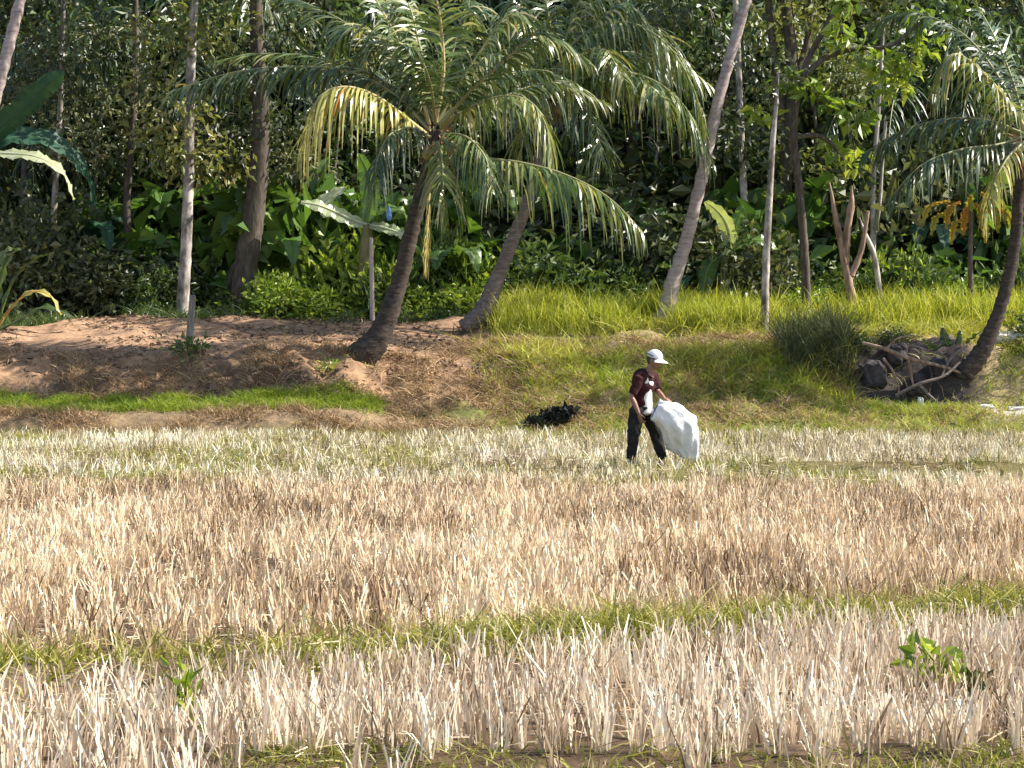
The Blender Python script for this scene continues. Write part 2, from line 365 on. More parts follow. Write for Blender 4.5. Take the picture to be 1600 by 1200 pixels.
def palm(label, slim, base_d, trunk, bark, fronds, nuts=(), ring=.05, group='coconut palms along the bank', crown_off=0.0, fibre=True):
    """trunk: list of (px, py, depth offset, radius px); fronds: dict(pts=[(px, py, depth offset)], ...)"""
    b = W(trunk[0][0], trunk[0][1], base_d)
    root = thing('coconut_palm', b, label, 'palm tree', group)
    P = [W(p[0], p[1], base_d + p[2]) for p in trunk]; R = [p[3] / FPX * base_d * (.76 if k > 1 else .88) * slim for k, p in enumerate(trunk)]
    P[0] = P[0] - np.array([0, 0, .12])
    g = Geo(); tube(g, P, R, 12, 60, .085, ring=ring * 1.3)
    link('trunk', g.mesh('trunk', M[bark], b), root)
    for f in fronds:
        pts = [W(p[0], p[1], base_d + crown_off + p[2]) for p in f['pts']]
        g = Geo(); kw = {k: v for k, v in f.items() if k not in ('pts', 'mat', 'rach', 'label')}
        frond(g, pts, **kw)
        o = link('frond', g.mesh('frond', [M[f.get('mat', 'frond')], M[f.get('rach', 'rachis')]], b), root)
        if 'label' in f: o['label'] = f['label']
    if nuts:
        top_c = P[-1]; g = Geo(); nf = 90; a = rng.random(nf) * 6.283
        ribbons(g, top_c + np.column_stack([np.cos(a) * .09, np.sin(a) * .09, -.28 + .3 * rng.random(nf)]), np.column_stack([np.cos(a) * .6, np.sin(a) * .6, rng.normal(size=nf) * .9]), .18 + .3 * rng.random(nf), .045,
                np.column_stack([rng.normal(size=(nf, 2)) * .3, -.6 * rng.random(nf)]), 3, None, .3)
        link('fibre', g.mesh('fibre', M['grass_dry'], b), root)
    for (px, py, dd, r) in nuts:
        g = Geo(); c = W(px, py, base_d + crown_off + dd); rr = r / FPX * base_d
        tube(g, [c + np.array([0, 0, z]) * rr for z in (-1.1, -.9, -.5, 0, .5, .9, 1.1)], [rr * k for k in (.2, .55, .9, 1, .85, .5, .15)], 10, 14)
        link('coconut', g.mesh('coconut', M['coconut'], b), root)
    return root

# ================================================================== SETTING
# ------------------------------------------------------------------ ground sheet
def build_ground():
    xs = np.concatenate([np.linspace(-300, -40, 14), np.linspace(-34, -14, 26), np.arange(-13.5, 13.51, .13), np.linspace(14, 34, 26), np.linspace(40, 300, 14)])
    ys = np.concatenate([np.linspace(-200, -10, 12), np.linspace(-5, 6, 12), np.arange(6.4, 39.3, .18), np.arange(39.3, 50.0, .11), np.arange(50.2, 66, .5), np.linspace(67, 130, 50), np.linspace(136, 420, 24)])
    X, Y = np.meshgrid(xs, ys); Z = ground_h(X, Y)
    ny, nx = X.shape
    V = np.stack([X, Y, Z], -1).reshape(-1, 3)
    i = np.arange(ny - 1)[:, None] * nx; j = np.arange(nx - 1)[None]
    F = np.stack([i + j, i + j + 1, i + nx + j + 1, i + nx + j], -1).reshape(-1, 4)
    g = Geo(); g.add(V, F)
    me = g.mesh('ground', M['soil'])
    x, y = V[:, 0], V[:, 1]; n1 = fbm(x * .8, y * .8, 71); n2 = fbm(x * 2.5, y * 2.5, 72)
    def mix(c, d, k): return c * (1 - k[:, None]) + np.array(d) * k[:, None]
    c = np.tile(np.array([.10, .064, .038]), (len(V), 1))
    c = mix(c, (.17, .115, .07), sstep(.45, .7, n2))
    c = mix(c, (.15, .15, .045), sstep(24, 27, y) * .55 * sstep(.35, .6, n1))
    c = mix(c, (.16, .17, .05), sstep(38.5, 39.5, y))
    c = mix(c, (.24, .165, .095), sstep(39.4, 39.7, y) * (1 - sstep(40.2, 40.5, y)) * (1 - sstep(-1.5, 0, x)))
    c = mix(c, (.15, .12, .05), np.exp(-((y - 28.6 + .10 * (x - 1.5) + .25) / .35) ** 2) * sstep(1.5, 3.5, x) * .6)
    bank = sstep(40.4, 41.6, y)
    left = 1 - sstep(-.6, 1.2, x + (n1 - .5) * 2)
    c = mix(c, (.30, .185, .105), bank * left)                                    # dry tan bank face
    c = mix(c, (.13, .08, .05), sstep(41.0, 41.4, y) * (1 - sstep(42.0, 42.5, y)) * left * sstep(.42, .62, fbm(x * 1.6, y * 1.2, 73)))
    c = mix(c, (.35, .215, .13), sstep(42.3, 42.9, y) * left)                   # bare reddish terrace
    c = mix(c, (.20, .125, .085), sstep(42.0, 43.6, y) * left * sstep(.55, .75, n2) * .8)
    c = mix(c, (.24, .20, .085), bank * (1 - left))
    c = mix(c, (.36, .26, .15), bank * (1 - left) * np.maximum(sstep(.48, .66, n2), sstep(.44, .56, fbm(x * .55 + 3, y * .8, 46))) * (1 - sstep(44.5, 46, y)))
    rr = sstep(6.25, 6.5, x) * (1 - sstep(8.4, 8.9, x)) * sstep(41.7, 42.0, y) * (1 - sstep(43.7, 44.2, y))
    c = mix(c, (.060, .048, .042), rr)                                            # dark eroded cut on the right
    sd = sstep(8.45, 8.8, x) * sstep(41.55, 41.7, y + .1 * np.sin(x * 3)) * (1 - sstep(42.0, 42.25, y)) * .9
    c = mix(c, (.60, .53, .46), sd)
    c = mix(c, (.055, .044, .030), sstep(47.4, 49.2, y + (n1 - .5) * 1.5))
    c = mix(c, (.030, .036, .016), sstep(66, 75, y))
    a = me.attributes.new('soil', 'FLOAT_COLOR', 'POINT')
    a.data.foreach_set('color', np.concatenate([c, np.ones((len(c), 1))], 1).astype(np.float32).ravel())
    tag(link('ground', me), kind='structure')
build_ground()

# ------------------------------------------------------------------ rice stubble (nobody could count the stalks)
def cells(d0, d1, step, margin=3.2):
    out = []
    for y in np.arange(d0, d1, step):
        hw = 800 / FPX * y + margin
        x = np.arange(-hw, hw, step)
        out.append(np.stack([x + rng.normal(size=len(x)) * step * .22, y + rng.normal(size=len(x)) * step * .22], 1))
    return np.concatenate(out)
def stubble(name, P, keep, n_lo, n_hi, h_lo, h_hi, w, mat, spread=.035, lean=.22):
    P = P[rng.random(len(P)) < keep]
    n = rng.integers(n_lo, n_hi + 1, len(P))
    idx = np.repeat(np.arange(len(P)), n); N = len(idx)
    hs = (h_lo + (h_hi - h_lo) * fbm(P[:, 0] * .9, P[:, 1] * .9, 91))[idx] * (1 + rng.normal(size=N) * .20)
    off = rng.normal(size=(N, 2)) * spread
    xy = P[idx] + off
    base = np.column_stack([xy, ground_h(xy[:, 0], xy[:, 1]) - .01])
    d = np.column_stack([off * 2.2 + rng.normal(size=(N, 2)) * lean, np.ones(N)])
    hang = rng.random(N) < .09
    d[hang, :2] *= 3.2
    bend = np.column_stack([rng.normal(size=(N, 2)) * .16, -np.abs(rng.normal(size=N)) * .05 - hang * .55])
    cl = rng.random(len(P)); var = np.clip(.035 + .70 * rng.random(N) + .50 * (cl[idx] - .4) + .9 * (fbm(xy[:, 0] * .8, xy[:, 1] * .5, 77) - .42), 0, 1)
    g = Geo(); ribbons(g, base, d, np.clip(hs, .05, None), w * (1 + rng.normal(size=N) * .25), bend, 2, var, tip=.6)
    return tag(link(name, g.mesh(name, M[mat])), kind='stuff')
def stub_keep(P):
    x, y = P[:, 0], P[:, 1]; px, py = px_of(x, y), py_of(y)
    k = np.ones(len(P)) * .96
    wr = np.abs(weed_row(x, y) + (fbm(x * 1.4, y * 1.4, 12) - .5) * .5); k *= .06 + .94 * sstep(.50, .72, wr)
    bl = np.abs(y - (10.15 + .10 * np.sin(px * .01))); k *= 1 - .85 * (1 - sstep(.10, .2, bl)) * (1 - sstep(330, 450, px))
    bot = (1 - sstep(8.95, 9.2, y + .15 * (fbm(x * 2, y * 2, 3) - .5))) * sstep(300, 420, px); k *= 1 - .93 * bot
    k *= 1 - .45 * sstep(.55, .75, fbm(x * .55 + 4, y * .9, 14))
    k *= np.where(fbm(x * 2.3, y * 2.3, 19) > .74, .25, 1)
    far = sstep(23.5, 26.5, y); k *= 1 - far * (.25 + .45 * sstep(.40, .62, fbm(x * .35, y * .30, 15)))
    band = np.exp(-((y - (28.3 - .1 * (x - 1.5))) / .6) ** 2) * sstep(0, 2, x); k *= 1 - .6 * band
    return k
P1 = cells(6.6, 13.6, .140); k1 = stub_keep(P1); k1 *= P1[:, 1] < 12.9 + 0 * k1
near = weed_row(P1[:, 0], P1[:, 1]) < 0
stubble('near_rice_stubble', P1[near], k1[near], 10, 19, .14, .26, .0088, 'stub_pale', .021, .10)
P2 = cells(10.4, 25.5, .16); n2 = weed_row(P2[:, 0], P2[:, 1]) >= 0
stubble('rice_stubble', P2[n2], stub_keep(P2)[n2], 9, 17, .13, .25, .0108, 'stub_tan', .023, .11)
P3 = cells(25.5, 39.2, .19, 3.4)
stubble('far_rice_stubble', P3, stub_keep(P3), 7, 12, .12, .22, .012, 'stub_far', .03)

# fallen straw lying over the field
def litter(name, N, d0, d1, mat, zmax=.05, L=(.10, .35), w=.007, mask=None):
    y = d0 + (d1 - d0) * rng.random(N) ** .8; x = (rng.random(N) * 2 - 1) * (800 / FPX * y + 1.6)
    if mask is not None:
        k = mask(x, y) > rng.random(N); x, y = x[k], y[k]; N = len(x)
    base = np.column_stack([x, y, ground_h(x, y) + .006 + rng.random(N) * zmax])
    a = rng.random(N) * 2 * np.pi
    d = np.column_stack([np.cos(a), np.sin(a), rng.normal(size=N) * .16])
    g = Geo(); ribbons(g, base, d, L[0] + (L[1] - L[0]) * rng.random(N), w, np.column_stack([rng.normal(size=(N, 2)) * .2, -.05 - .15 * rng.random(N)]), 2, None, .6,
                       face=np.tile([0.2, 0, 1.0], (N, 1)) + rng.normal(size=(N, 3)) * .6)
    return tag(link(name, g.mesh(name, M[mat])), kind='stuff')
litter('straw_litter', 34000, 7.0, 39.3, 'stub_tan', .06, (.06, .26), .006, lambda x, y: 1 - .8 * (np.abs(weed_row(x, y)) < .5) - .8 * (y < 9.6))

# ------------------------------------------------------------------ grasses
def grass(name, xy, mat, h, w, lean=.3, bendk=.35, n=1, var=None, segs=3, spread=.05, tip=.12, z0=-.02, light=0.0):
    idx = np.repeat(np.arange(len(xy)), n); N = len(idx)
    P = xy[idx] + rng.normal(size=(N, 2)) * spread
    base = np.column_stack([P, ground_h(P[:, 0], P[:, 1]) + z0])
    d = np.column_stack([rng.normal(size=(N, 2)) * lean, np.ones(N)])
    bend = np.column_stack([rng.normal(size=(N, 2)) * bendk, -np.abs(rng.normal(size=N)) * bendk * .8])
    hh = (h[idx] if np.ndim(h) else h) * (1 + rng.normal(size=N) * .28)
    g = Geo(); ribbons(g, base, d, np.clip(hh, .03, None), w, bend, segs, np.clip(rng.random(N) * .8 + .2 * fbm(P[:, 0], P[:, 1], 8) + light, 0, 1), tip)
    return tag(link(name, g.mesh(name, M[mat])), kind='stuff')
def scatter(N, x0, x1, y0, y1, mask):
    x = x0 + (x1 - x0) * rng.random(N); y = y0 + (y1 - y0) * rng.random(N)
    k = mask(x, y) > rng.random(N)
    return np.stack([x[k], y[k]], 1)
# weeds along the bunds of the field
wx = scatter(80000, -8, 8, 8.6, 18, lambda x, y: np.exp(-((weed_row(x, y) + (fbm(x * 1.3, y * 1.3, 6) - .5) * .35) / .50) ** 4) * (.25 + .9 * sstep(.35, .6, fbm(x * 1.1, y * 1.1, 51))))
grass('field_weeds', wx, 'grass_olive', .20, .012, .45, .5, 3, spread=.03, light=.1)
bx = scatter(45000, -6, 6, 8.2, 10.6, lambda x, y: np.clip(np.exp(-((y - 10.15) / .12) ** 2) * (px_of(x, y) < 420) * .8 + np.exp(-((y - 8.85) / .30) ** 2) * (px_of(x, y) > 330) * .9, 0, 1) * (.3 + .9 * sstep(.35, .6, fbm(x * 1.6, y * 1.6, 52))))
grass('bund_weeds', bx, 'grass_olive', .10, .010, .55, .5, 2, spread=.03)
# green regrowth among the far stubble
fx = scatter(42000, -13, 13, 24, 39.6, lambda x, y: np.clip(sstep(24, 27, y) * sstep(.42, .62, fbm(x * .35, y * .30, 15)) + 1.0 * (x > -.5) * sstep(23.5, 25, y) * (1 - sstep(30, 31.5, y)) * sstep(.4, .55, fbm(x * .7, y * .5, 47)) + .9 * sstep(37.8, 39.2, y) * sstep(.35, .5, fbm(x * .6, y, 16)) + .16, 0, 1) * sstep(.3, .55, fbm(x * 1.3, y * .8, 17)))
grass('field_regrowth', fx, 'grass_olive', .17, .015, .4, .4, 2, spread=.05, light=.08)
# bright green strip along the top of the low bund
lx = scatter(46000, -13, -2.3, 39.7, 41.9, lambda x, y: np.exp(-((y - 40.72) / .46) ** 4) * (.65 + .5 * sstep(.3, .5, fbm(x * 1.2, y, 18))))
grass('bund_grass', lx, 'grass_green', .17, .014, .45, .45, 2, spread=.04)
lx2 = scatter(9000, -13, -.6, 39.3, 40.2, lambda x, y: .9 * sstep(.4, .6, fbm(x * 1.2, y * 2, 22)))
grass('bund_face_grass', lx2, 'grass_dry', .20, .014, .5, .5, 2, spread=.05)
# right hand foot of the bank
rx = scatter(50000, -.8, 13, 39.6, 42.8, lambda x, y: sstep(-.8, 1.2, x) * (.12 + .88 * sstep(.40, .55, .5 * fbm(x * .8, y * .8, 23) + .5 * fbm(x * 3, y * 3.5, 29))) * (1 - .9 * (x > 8.5) * (y > 41.5) * (y < 42.1)) * (1 - .93 * (x > 6.35) * (x < 8.7) * (y > 41.9)))
hs = rng.random(len(rx)) < .55 + .4 * sstep(41, 41.8, rx[:, 1])
grass('bank_foot_grass', rx[hs], 'grass_green', .19, .015, .45, .45, 2, spread=.05, light=.15)
grass('bank_foot_straw', rx[~hs], 'grass_dry', .20, .015, .55, .5, 2, spread=.05, light=.2)
# bank slope: dry grass and tufts
def slope_mask(x, y):
    g = sstep(-1.2, 1.5, x) * sstep(41.6, 42.6, y) * (1 - sstep(46.2, 47, y))
    dark = (x > 6.35) & (x < 8.7) & (y > 41.8) & (y < 44.1)
    return g * (1 - .8 * sstep(.44, .56, fbm(x * .55 + 3, y * .8, 46)) * (1 - sstep(45.2, 45.8, y))) * sstep(.45, .58, .5 * fbm(x * .9, y * .9, 24) + .5 * fbm(x * 3.5, y * 3.5, 28)) * (1 - .96 * dark)
sx = scatter(30000, -1.2, 13, 41.4, 47, slope_mask)
hs = rng.random(len(sx)) < .62
grass('bank_grass', sx[hs], 'grass_olive', .30, .018, .4, .55, 3, spread=.05, light=.22)
grass('shaggy_bank_grass', sx[~hs], 'grass_tall', .36, .018, .35, .6, 3, spread=.05, segs=4)
dx = scatter(70000, -13, 6.5, 39.5, 44.8, lambda x, y: np.where((x < -2.3) & (y < 41.1), 0, 1) * (1 + 1.2 * (x > -2.6)) * np.where(x < 1.5, 1, .8 * sstep(40.2, 41.0, y)) * (1 - .3 * sstep(1, 3, x)) * sstep(.38, .58, .55 * fbm(x * 1.1, y * 1.1, 25) + .45 * fbm(x * 3.5, y * 3.5, 35)) * (1 - sstep(42.5, 43.1, y + (fbm(x * .7, 0 * y, 4) - .5)) * (1 - sstep(-1.6, -.6, x))))
grass('dry_bank_grass', dx, 'grass_dry', .20, .015, .75, .6, 2, spread=.06)
# tall lime grass on the bank top
tx = scatter(36000, -.7, 13, 45.3, 48.2, lambda x, y: sstep(-.55, .2, x) * sstep(45.3, 46.2, y + .3 * (fbm(x, y, 7) - .5)) * sstep(.36, .54, .5 * fbm(x * .9, y * .9, 26) + .5 * fbm(x * 4, y * 4, 30)) * (1 - .98 * np.exp(-((x - 2.90) / .48) ** 4) * (y < 46.9)) * (1 - .6 * (x > 5.6) * (x < 8)))
grass('tall_bank_grass', tx, 'grass_tall', .56, .021, .15, .28, 2, spread=.05, segs=4)
tl = scatter(9000, -13, -.7, 46.4, 48.6, lambda x, y: .55 * sstep(.45, .62, fbm(x * .7, y * .7, 27)))
grass('forest_edge_grass', tl, 'leaf_mid', .35, .022, .45, .5, 2, spread=.08)

def leaf_litter():
    P = scatter(9000, -13, .5, 41.2, 49, lambda x, y: sstep(.4, .65, fbm(x * .8, y * .8, 38)) * .8)
    n = len(P); g = Geo()
    leaves(g, np.column_stack([P, ground_h(P[:, 0], P[:, 1]) + .012]), np.column_stack([rng.normal(size=(n, 2)), rng.normal(size=n) * .25]), .06 + .12 * rng.random(n), .03 + .04 * rng.random(n))
    tag(link('fallen_leaves', g.mesh('fallen_leaves', M['litter'], smooth=False)), kind='stuff')
leaf_litter()
def clods():
    P = scatter(2600, -13, 1.2, 40.9, 43.2, lambda x, y: sstep(.4, .6, fbm(x * 1.2, y * 1.2, 39)))
    g = Geo(); base = np.array([(1, 0, 0), (-1, 0, 0), (0, 1, 0), (0, -1, 0), (0, 0, 1), (0, 0, -1)], float)
    F = np.array([(0, 2, 4), (2, 1, 4), (1, 3, 4), (3, 0, 4), (2, 0, 5), (1, 2, 5), (3, 1, 5), (0, 3, 5)])
    n = len(P); c = np.column_stack([P, ground_h(P[:, 0], P[:, 1])]); r = .02 + .07 * rng.random(n) ** 3
    V = c[:, None] + base[None] * r[:, None, None] * (.6 + .8 * rng.random((n, 6, 1))) + rng.normal(size=(n, 6, 3)) * r[:, None, None] * .25
    g.add(V.reshape(-1, 3), (np.arange(n)[:, None, None] * 6 + F[None]).reshape(-1, 3))
    tag(link('earth_clods', g.mesh('earth_clods', M['clod'], smooth=False)), kind='stuff')
clods()

# ------------------------------------------------------------------ far wood behind everything: one mass nobody could count
def far_wood():
    N = 46000
    x = (rng.random(N) * 2 - 1) * 42; y = 64 + 17 * rng.random(N) ** 1.5; top = 13.5 + 5 * fbm(x * .16, y * .16, 61) + (y - 64) * .25
    z = 1.5 + top * rng.random(N)
    k = fbm(x * .5 + z * .37, y * .4 + z * .5, 62) > .36
    x, y, z = x[k], y[k], z[k]; N = len(x)
    g = Geo(); leaves(g, np.column_stack([x, y, z]), rng.normal(size=(N, 3)) + np.array([0, -.2, -.35]), .45 + .45 * rng.random(N), .26 + .2 * rng.random(N))
    return tag(link('distant_wood', g.mesh('distant_wood', M['leaf_mid'], smooth=False)), kind='stuff')
far_wood()

# ================================================================== TREES AND PLANTS
# ------------------------------------------------------------------ broadleaf trees
def crown_geo(centres, radii, per, L, wd, droop=.35):
    g = Geo()
    for c, r in zip(centres, radii):
        n = int(per * (r / .8) ** 2)
        v = rng.normal(size=(n, 3)); v = nrm(v) * (rng.random((n, 1)) ** .45) * r * np.array([1, 1, .72])
        leaves(g, c + v, nrm(v) * .6 + rng.normal(size=(n, 3)) * .6 + np.array([0, 0, -droop]), L * (.7 + .6 * rng.random(n)), wd * (.7 + .6 * rng.random(n)),
               np.clip(rng.random(n) * .62 + .5 * rng.random() ** 1.6, 0, 1))
    return g
def make_tree(label, cat, group, H, r0, bark, leafm, seed, zc, rad, nclus, L=.24, per=170, lean=(0, 0), name='tree'):
    global rng
    keep = rng; rng = np.random.default_rng(seed)
    root = thing(name, (0, 0, 0), label, cat, group)
    g = Geo()
    P = [np.array([lean[0] * t + .12 * math.sin(seed + t * 5) * (t > 0), lean[1] * t, H * t - .15]) for t in (0, .25, .5, .75, 1)]
    tube(g, P, [r0 * 1.35, r0, r0 * .85, r0 * .65, r0 * .3], 9, 26, .05)
    cs, rs = [], []
    for k in range(nclus):
        a = rng.random() * 6.283; rr = rad * math.sqrt(rng.random()); z = zc[0] + (zc[1] - zc[0]) * rng.random()
        tz = min(z / H, 1); c = np.array([lean[0] * tz + rr * math.cos(a), lean[1] * tz + rr * math.sin(a), z])
        cs.append(c); rs.append(.55 + .5 * rng.random())
        if k % 2 == 0:
            t0 = max(.25, min(.95, (z - .6 * rr) / H)); s = np.array([lean[0] * t0, lean[1] * t0, H * t0])
            m = (s + c) / 2 + np.array([0, 0, .25]) + rng.normal(size=3) * .15
            tube(g, [s, m, c], [r0 * .32, r0 * .2, .012], 6, 12, .04)
    link('trunk', g.mesh('trunk', M[bark]), root)
    link('crown', crown_geo(cs, rs, per, L, L * .45).mesh('crown', M[leafm], smooth=False), root)
    rng = keep
    return root
FT = 'forest trees behind the bank'
LT = 'tall dark broadleaf tree standing in the shaded forest behind the bank'
protoA = make_tree(LT, 'tree', FT, 14.0, .15, 'bark_tree', 'leaf_dark', 3, (4.0, 12.5), 3.0, 34, .30, 150, (.5, 0))
protoB = make_tree(LT, 'tree', FT, 12.5, .11, 'bark_tree', 'leaf_dark', 4, (3.2, 11.5), 2.6, 30, .24, 170, (-.4, .2))
protoC = make_tree(LT, 'tree', FT, 13.5, .13, 'bark_tree', 'leaf_olive', 5, (4.2, 12.0), 2.8, 30, .46, 80, (.2, 0))
spots = [(a, b + 2.6) for a, b in [(-11.5, 55.5), (-8.9, 57.5), (-6.3, 55.2), (-4.0, 58.3), (-1.6, 56.4), (.9, 58.4), (3.2, 56.0), (5.6, 58.0), (8.0, 55.8), (10.4, 58.2), (12.8, 56.0),
         (-12.6, 61.5), (-9.6, 62.3), (-6.6, 61.0), (-3.4, 62.6), (-.3, 61.2), (2.6, 62.6), (5.4, 61.2), (8.6, 62.4), (11.8, 61.2)]]
for i, (x, y) in enumerate(spots):
    pr = (protoA, protoB, protoC)[i % 3 if i % 5 else 1]
    loc = on_ground(x, y, -.05); rz = rng.random() * 6.28; s = .9 + .25 * rng.random()
    if i < 3:
        pr = (protoA, protoB, protoC)[i]; pr.location = loc; pr.rotation_euler.z = rz
    else: copy_tree(pr, loc, rz, s)

# trees whose trunks the photo tells apart
def stem_tree(label, pts, d, bark, r, limbs=(), clusters=(), leafm='leaf_dark', L=.2, per=150, name='tree', cat='tree', rough=.06, ns=9):
    """pts: (px, py[, depth offset]); clusters: (px, py, depth offset, radius m)"""
    b = W(pts[0][0], pts[0][1], d); b[2] = ground_h(b[0], b[1])
    root = thing(name, b, label, cat)
    f = FPX / d
    g = Geo(); P = [W(p[0], p[1], d + (p[2] if len(p) > 2 else 0)) for p in pts]; P[0][2] = b[2] - .1
    tube(g, P, [q / f for q in r], ns, 8 * len(P), rough)
    for lp, lr in limbs: tube(g, [W(p[0], p[1], d + (p[2] if len(p) > 2 else 0)) for p in lp], [q / f for q in lr], 7, 6 * len(lp), rough)
    link('trunk', g.mesh('trunk', M[bark], b), root)
    if clusters:
        cg = crown_geo([W(c[0], c[1], d + c[2]) for c in clusters], [c[3] for c in clusters], per, L, L * .5)
        link('crown', cg.mesh('crown', M[leafm], b, smooth=False), root)
    return root
top = lambda xs, yo=0: [(x, y + yo, rng.normal() * .6, .8 + .3 * rng.random()) for x, y in xs]
stem_tree('slender pale trunked tree standing behind the thin stake on the dirt terrace', [(284, 486), (290, 400), (294, 300), (296, 200), (300, 60), (306, -60), (310, -200)], 48.6, 'bark_pale',
          [11, 9, 8.5, 8, 7.5, 6.5, 5], clusters=top([(310, -150), (260, -110), (360, -130), (300, -220), (220, -190), (390, -220), (320, -60), (262, 60), (330, 40), (280, 170), (322, 250), (255, 230)]), leafm='leaf_olive')
stem_tree('dark twin stemmed tree with a forked leaning branch behind the dirt terrace', [(372, 492), (384, 420), (396, 340), (404, 270), (408, 180), (402, 60), (398, -90)], 49.6, 'bark_tree',
          [24, 19, 17, 15, 13, 11, 8], limbs=[([(334, 486), (362, 430), (396, 372), (405, 320)], [9, 8, 7, 6]), ([(392, 400), (386, 440), (388, 492)], [8, 9, 11])],
          clusters=top([(398, -60), (450, -120), (350, -100), (410, -190), (480, -40), (440, 60), (370, 110), (440, 190), (350, 220), (470, 250), (400, 250)]))
stem_tree('thin dark straight trunk between the lit banana leaves and the pale trunk', [(205, 470), (202, 400), (198, 320), (206, 220), (212, 90), (210, -80)], 50.5, 'bark_tree', [7, 6.5, 6, 5.5, 5, 4],
          clusters=top([(212, -90), (160, -60), (250, -130), (190, -180), (180, 60), (230, 130), (160, 170), (210, 210), (140, 240)]))
stem_tree('short pale sapling trunk catching the sun in the dark undergrowth near the big banana leaves', [(84, 462), (83, 400), (85, 320), (90, 240), (96, 120), (100, -60)], 50, 'bark_pale', [6, 5.5, 5, 4.5, 4, 3],
          clusters=top([(100, -80), (60, -40), (140, -120), (110, 60), (60, 60), (80, 100), (50, 140), (120, 150), (100, 220)]), L=.18)
stem_tree('very thin pale pole like sapling rising from the tall grass beside the leaning pink palm', [(1194, 541), (1196, 440), (1201, 330), (1208, 215), (1213, 160), (1216, 110)], 45.6, 'bark_pale', [7, 6, 5.5, 5, 3.5, 2],
          clusters=[(1212, 150, 0, .3), (1196, 130, .2, .3), (1232, 118, -.1, .35), (1214, 90, 0, .35)], L=.17)
stem_tree('thin pale trunk standing behind the leaning pink palm trunk', [(1166, 420), (1163, 330), (1160, 250), (1156, 160), (1150, 20), (1140, -120)], 51, 'bark_pale', [6.5, 6, 5.5, 5, 4.5, 4],
          clusters=top([(1140, -110), (1100, -160), (1190, -170), (1130, 100), (1180, 140), (1150, 210), (1050, 20)]))
stem_tree('dark double trunk tree rising behind the thin pole sapling', [(1212, 430), (1222, 340), (1232, 230), (1238, 120), (1226, -20), (1214, -160)], 51.5, 'bark_tree', [14, 12, 11, 10, 9, 7],
          limbs=[([(1232, 260), (1218, 150), (1204, 40), (1196, -80)], [7, 6.5, 6, 5]), ([(1238, 140), (1262, 60), (1270, -60)], [6, 5, 4])],
          clusters=top([(1210, -130), (1270, -110), (1160, -150), (1240, -220), (1280, 10), (1220, 40), (1300, 110), (1250, 260), (1340, 130)]), leafm='leaf_olive')
# the bright leaved branch tree right of the pink palm
rngk = rng; rng = np.random.default_rng(77)
stem_tree('young tree with bright lime leaves on a pale arching branch over the dead trunks',
          [(1262, 470), (1256, 380), (1248, 290), (1240, 210), (1246, 150), (1262, 95), (1300, 20), (1318, -70)], 47.3, 'bark_tree', [8, 7, 6.5, 6, 5.5, 5, 4, 3],
          limbs=[([(1258, 118), (1290, 90), (1340, 76), (1390, 72), (1418, 52), (1440, 30)], [5, 4.5, 4, 3.5, 3, 2]), ([(1242, 215), (1275, 212), (1296, 222), (1318, 250)], [4, 4, 3.5, 2.5])],
          clusters=[(1242, 120, -.2, .28), (1225, 132, 0, .24), (1262, 140, -.3, .28), (1290, 158, -.3, .24), (1318, 168, -.3, .26), (1340, 190, -.3, .28), (1356, 172, -.2, .2), (1316, 60, -.2, .26),
                    (1316, 30, -.2, .24), (1322, 0, -.2, .26), (1350, 66, -.1, .2), (1180, 176, -.2, .20), (1200, 180, -.1, .18), (1376, 100, 0, .36), (1420, 96, 0, .34), (1450, 70, 0, .34), (1440, 26, 0, .3),
                    (1400, 130, .2, .34), (1300, 235, .2, .3), (1335, 250, .2, .28)],
          leafm='leaf_lime', L=.30, per=190)
rng = rngk
stem_tree('reddish broken dead trunk forking upward from the shrubs beyond the dark earth cut', [(1340, 492), (1326, 440), (1316, 390), (1304, 330), (1296, 285)], 46.8, 'bark_red', [10, 7, 5.5, 4.5, 1.2],
          limbs=[([(1322, 420), (1324, 360), (1330, 318), (1331, 290)], [5, 5.5, 6, 1]), ([(1330, 430), (1346, 390), (1356, 330)], [6, 4, 3])], name='dead_tree', cat='dead tree', rough=.12)
stem_tree('pale broken stem leaning left behind the reddish dead trunk', [(1378, 432), (1366, 400), (1352, 366), (1343, 340)], 47.4, 'bark_pale', [5, 4.5, 4, 1], name='dead_tree', cat='dead tree')
stem_tree('pair of thin pale upright stems behind the broken leaning stem', [(1366, 400), (1364, 340), (1366, 270), (1372, 180), (1380, 40)], 50, 'bark_pale', [4.5, 4.5, 4, 3.5, 3],
          limbs=[([(1366, 370), (1374, 320), (1378, 260), (1384, 190)], [3.5, 3.5, 3, 2.5])], clusters=[(1380, 30, 0, .5), (1400, -20, .3, .5), (1370, -40, 0, .5)], name='sapling', cat='sapling')

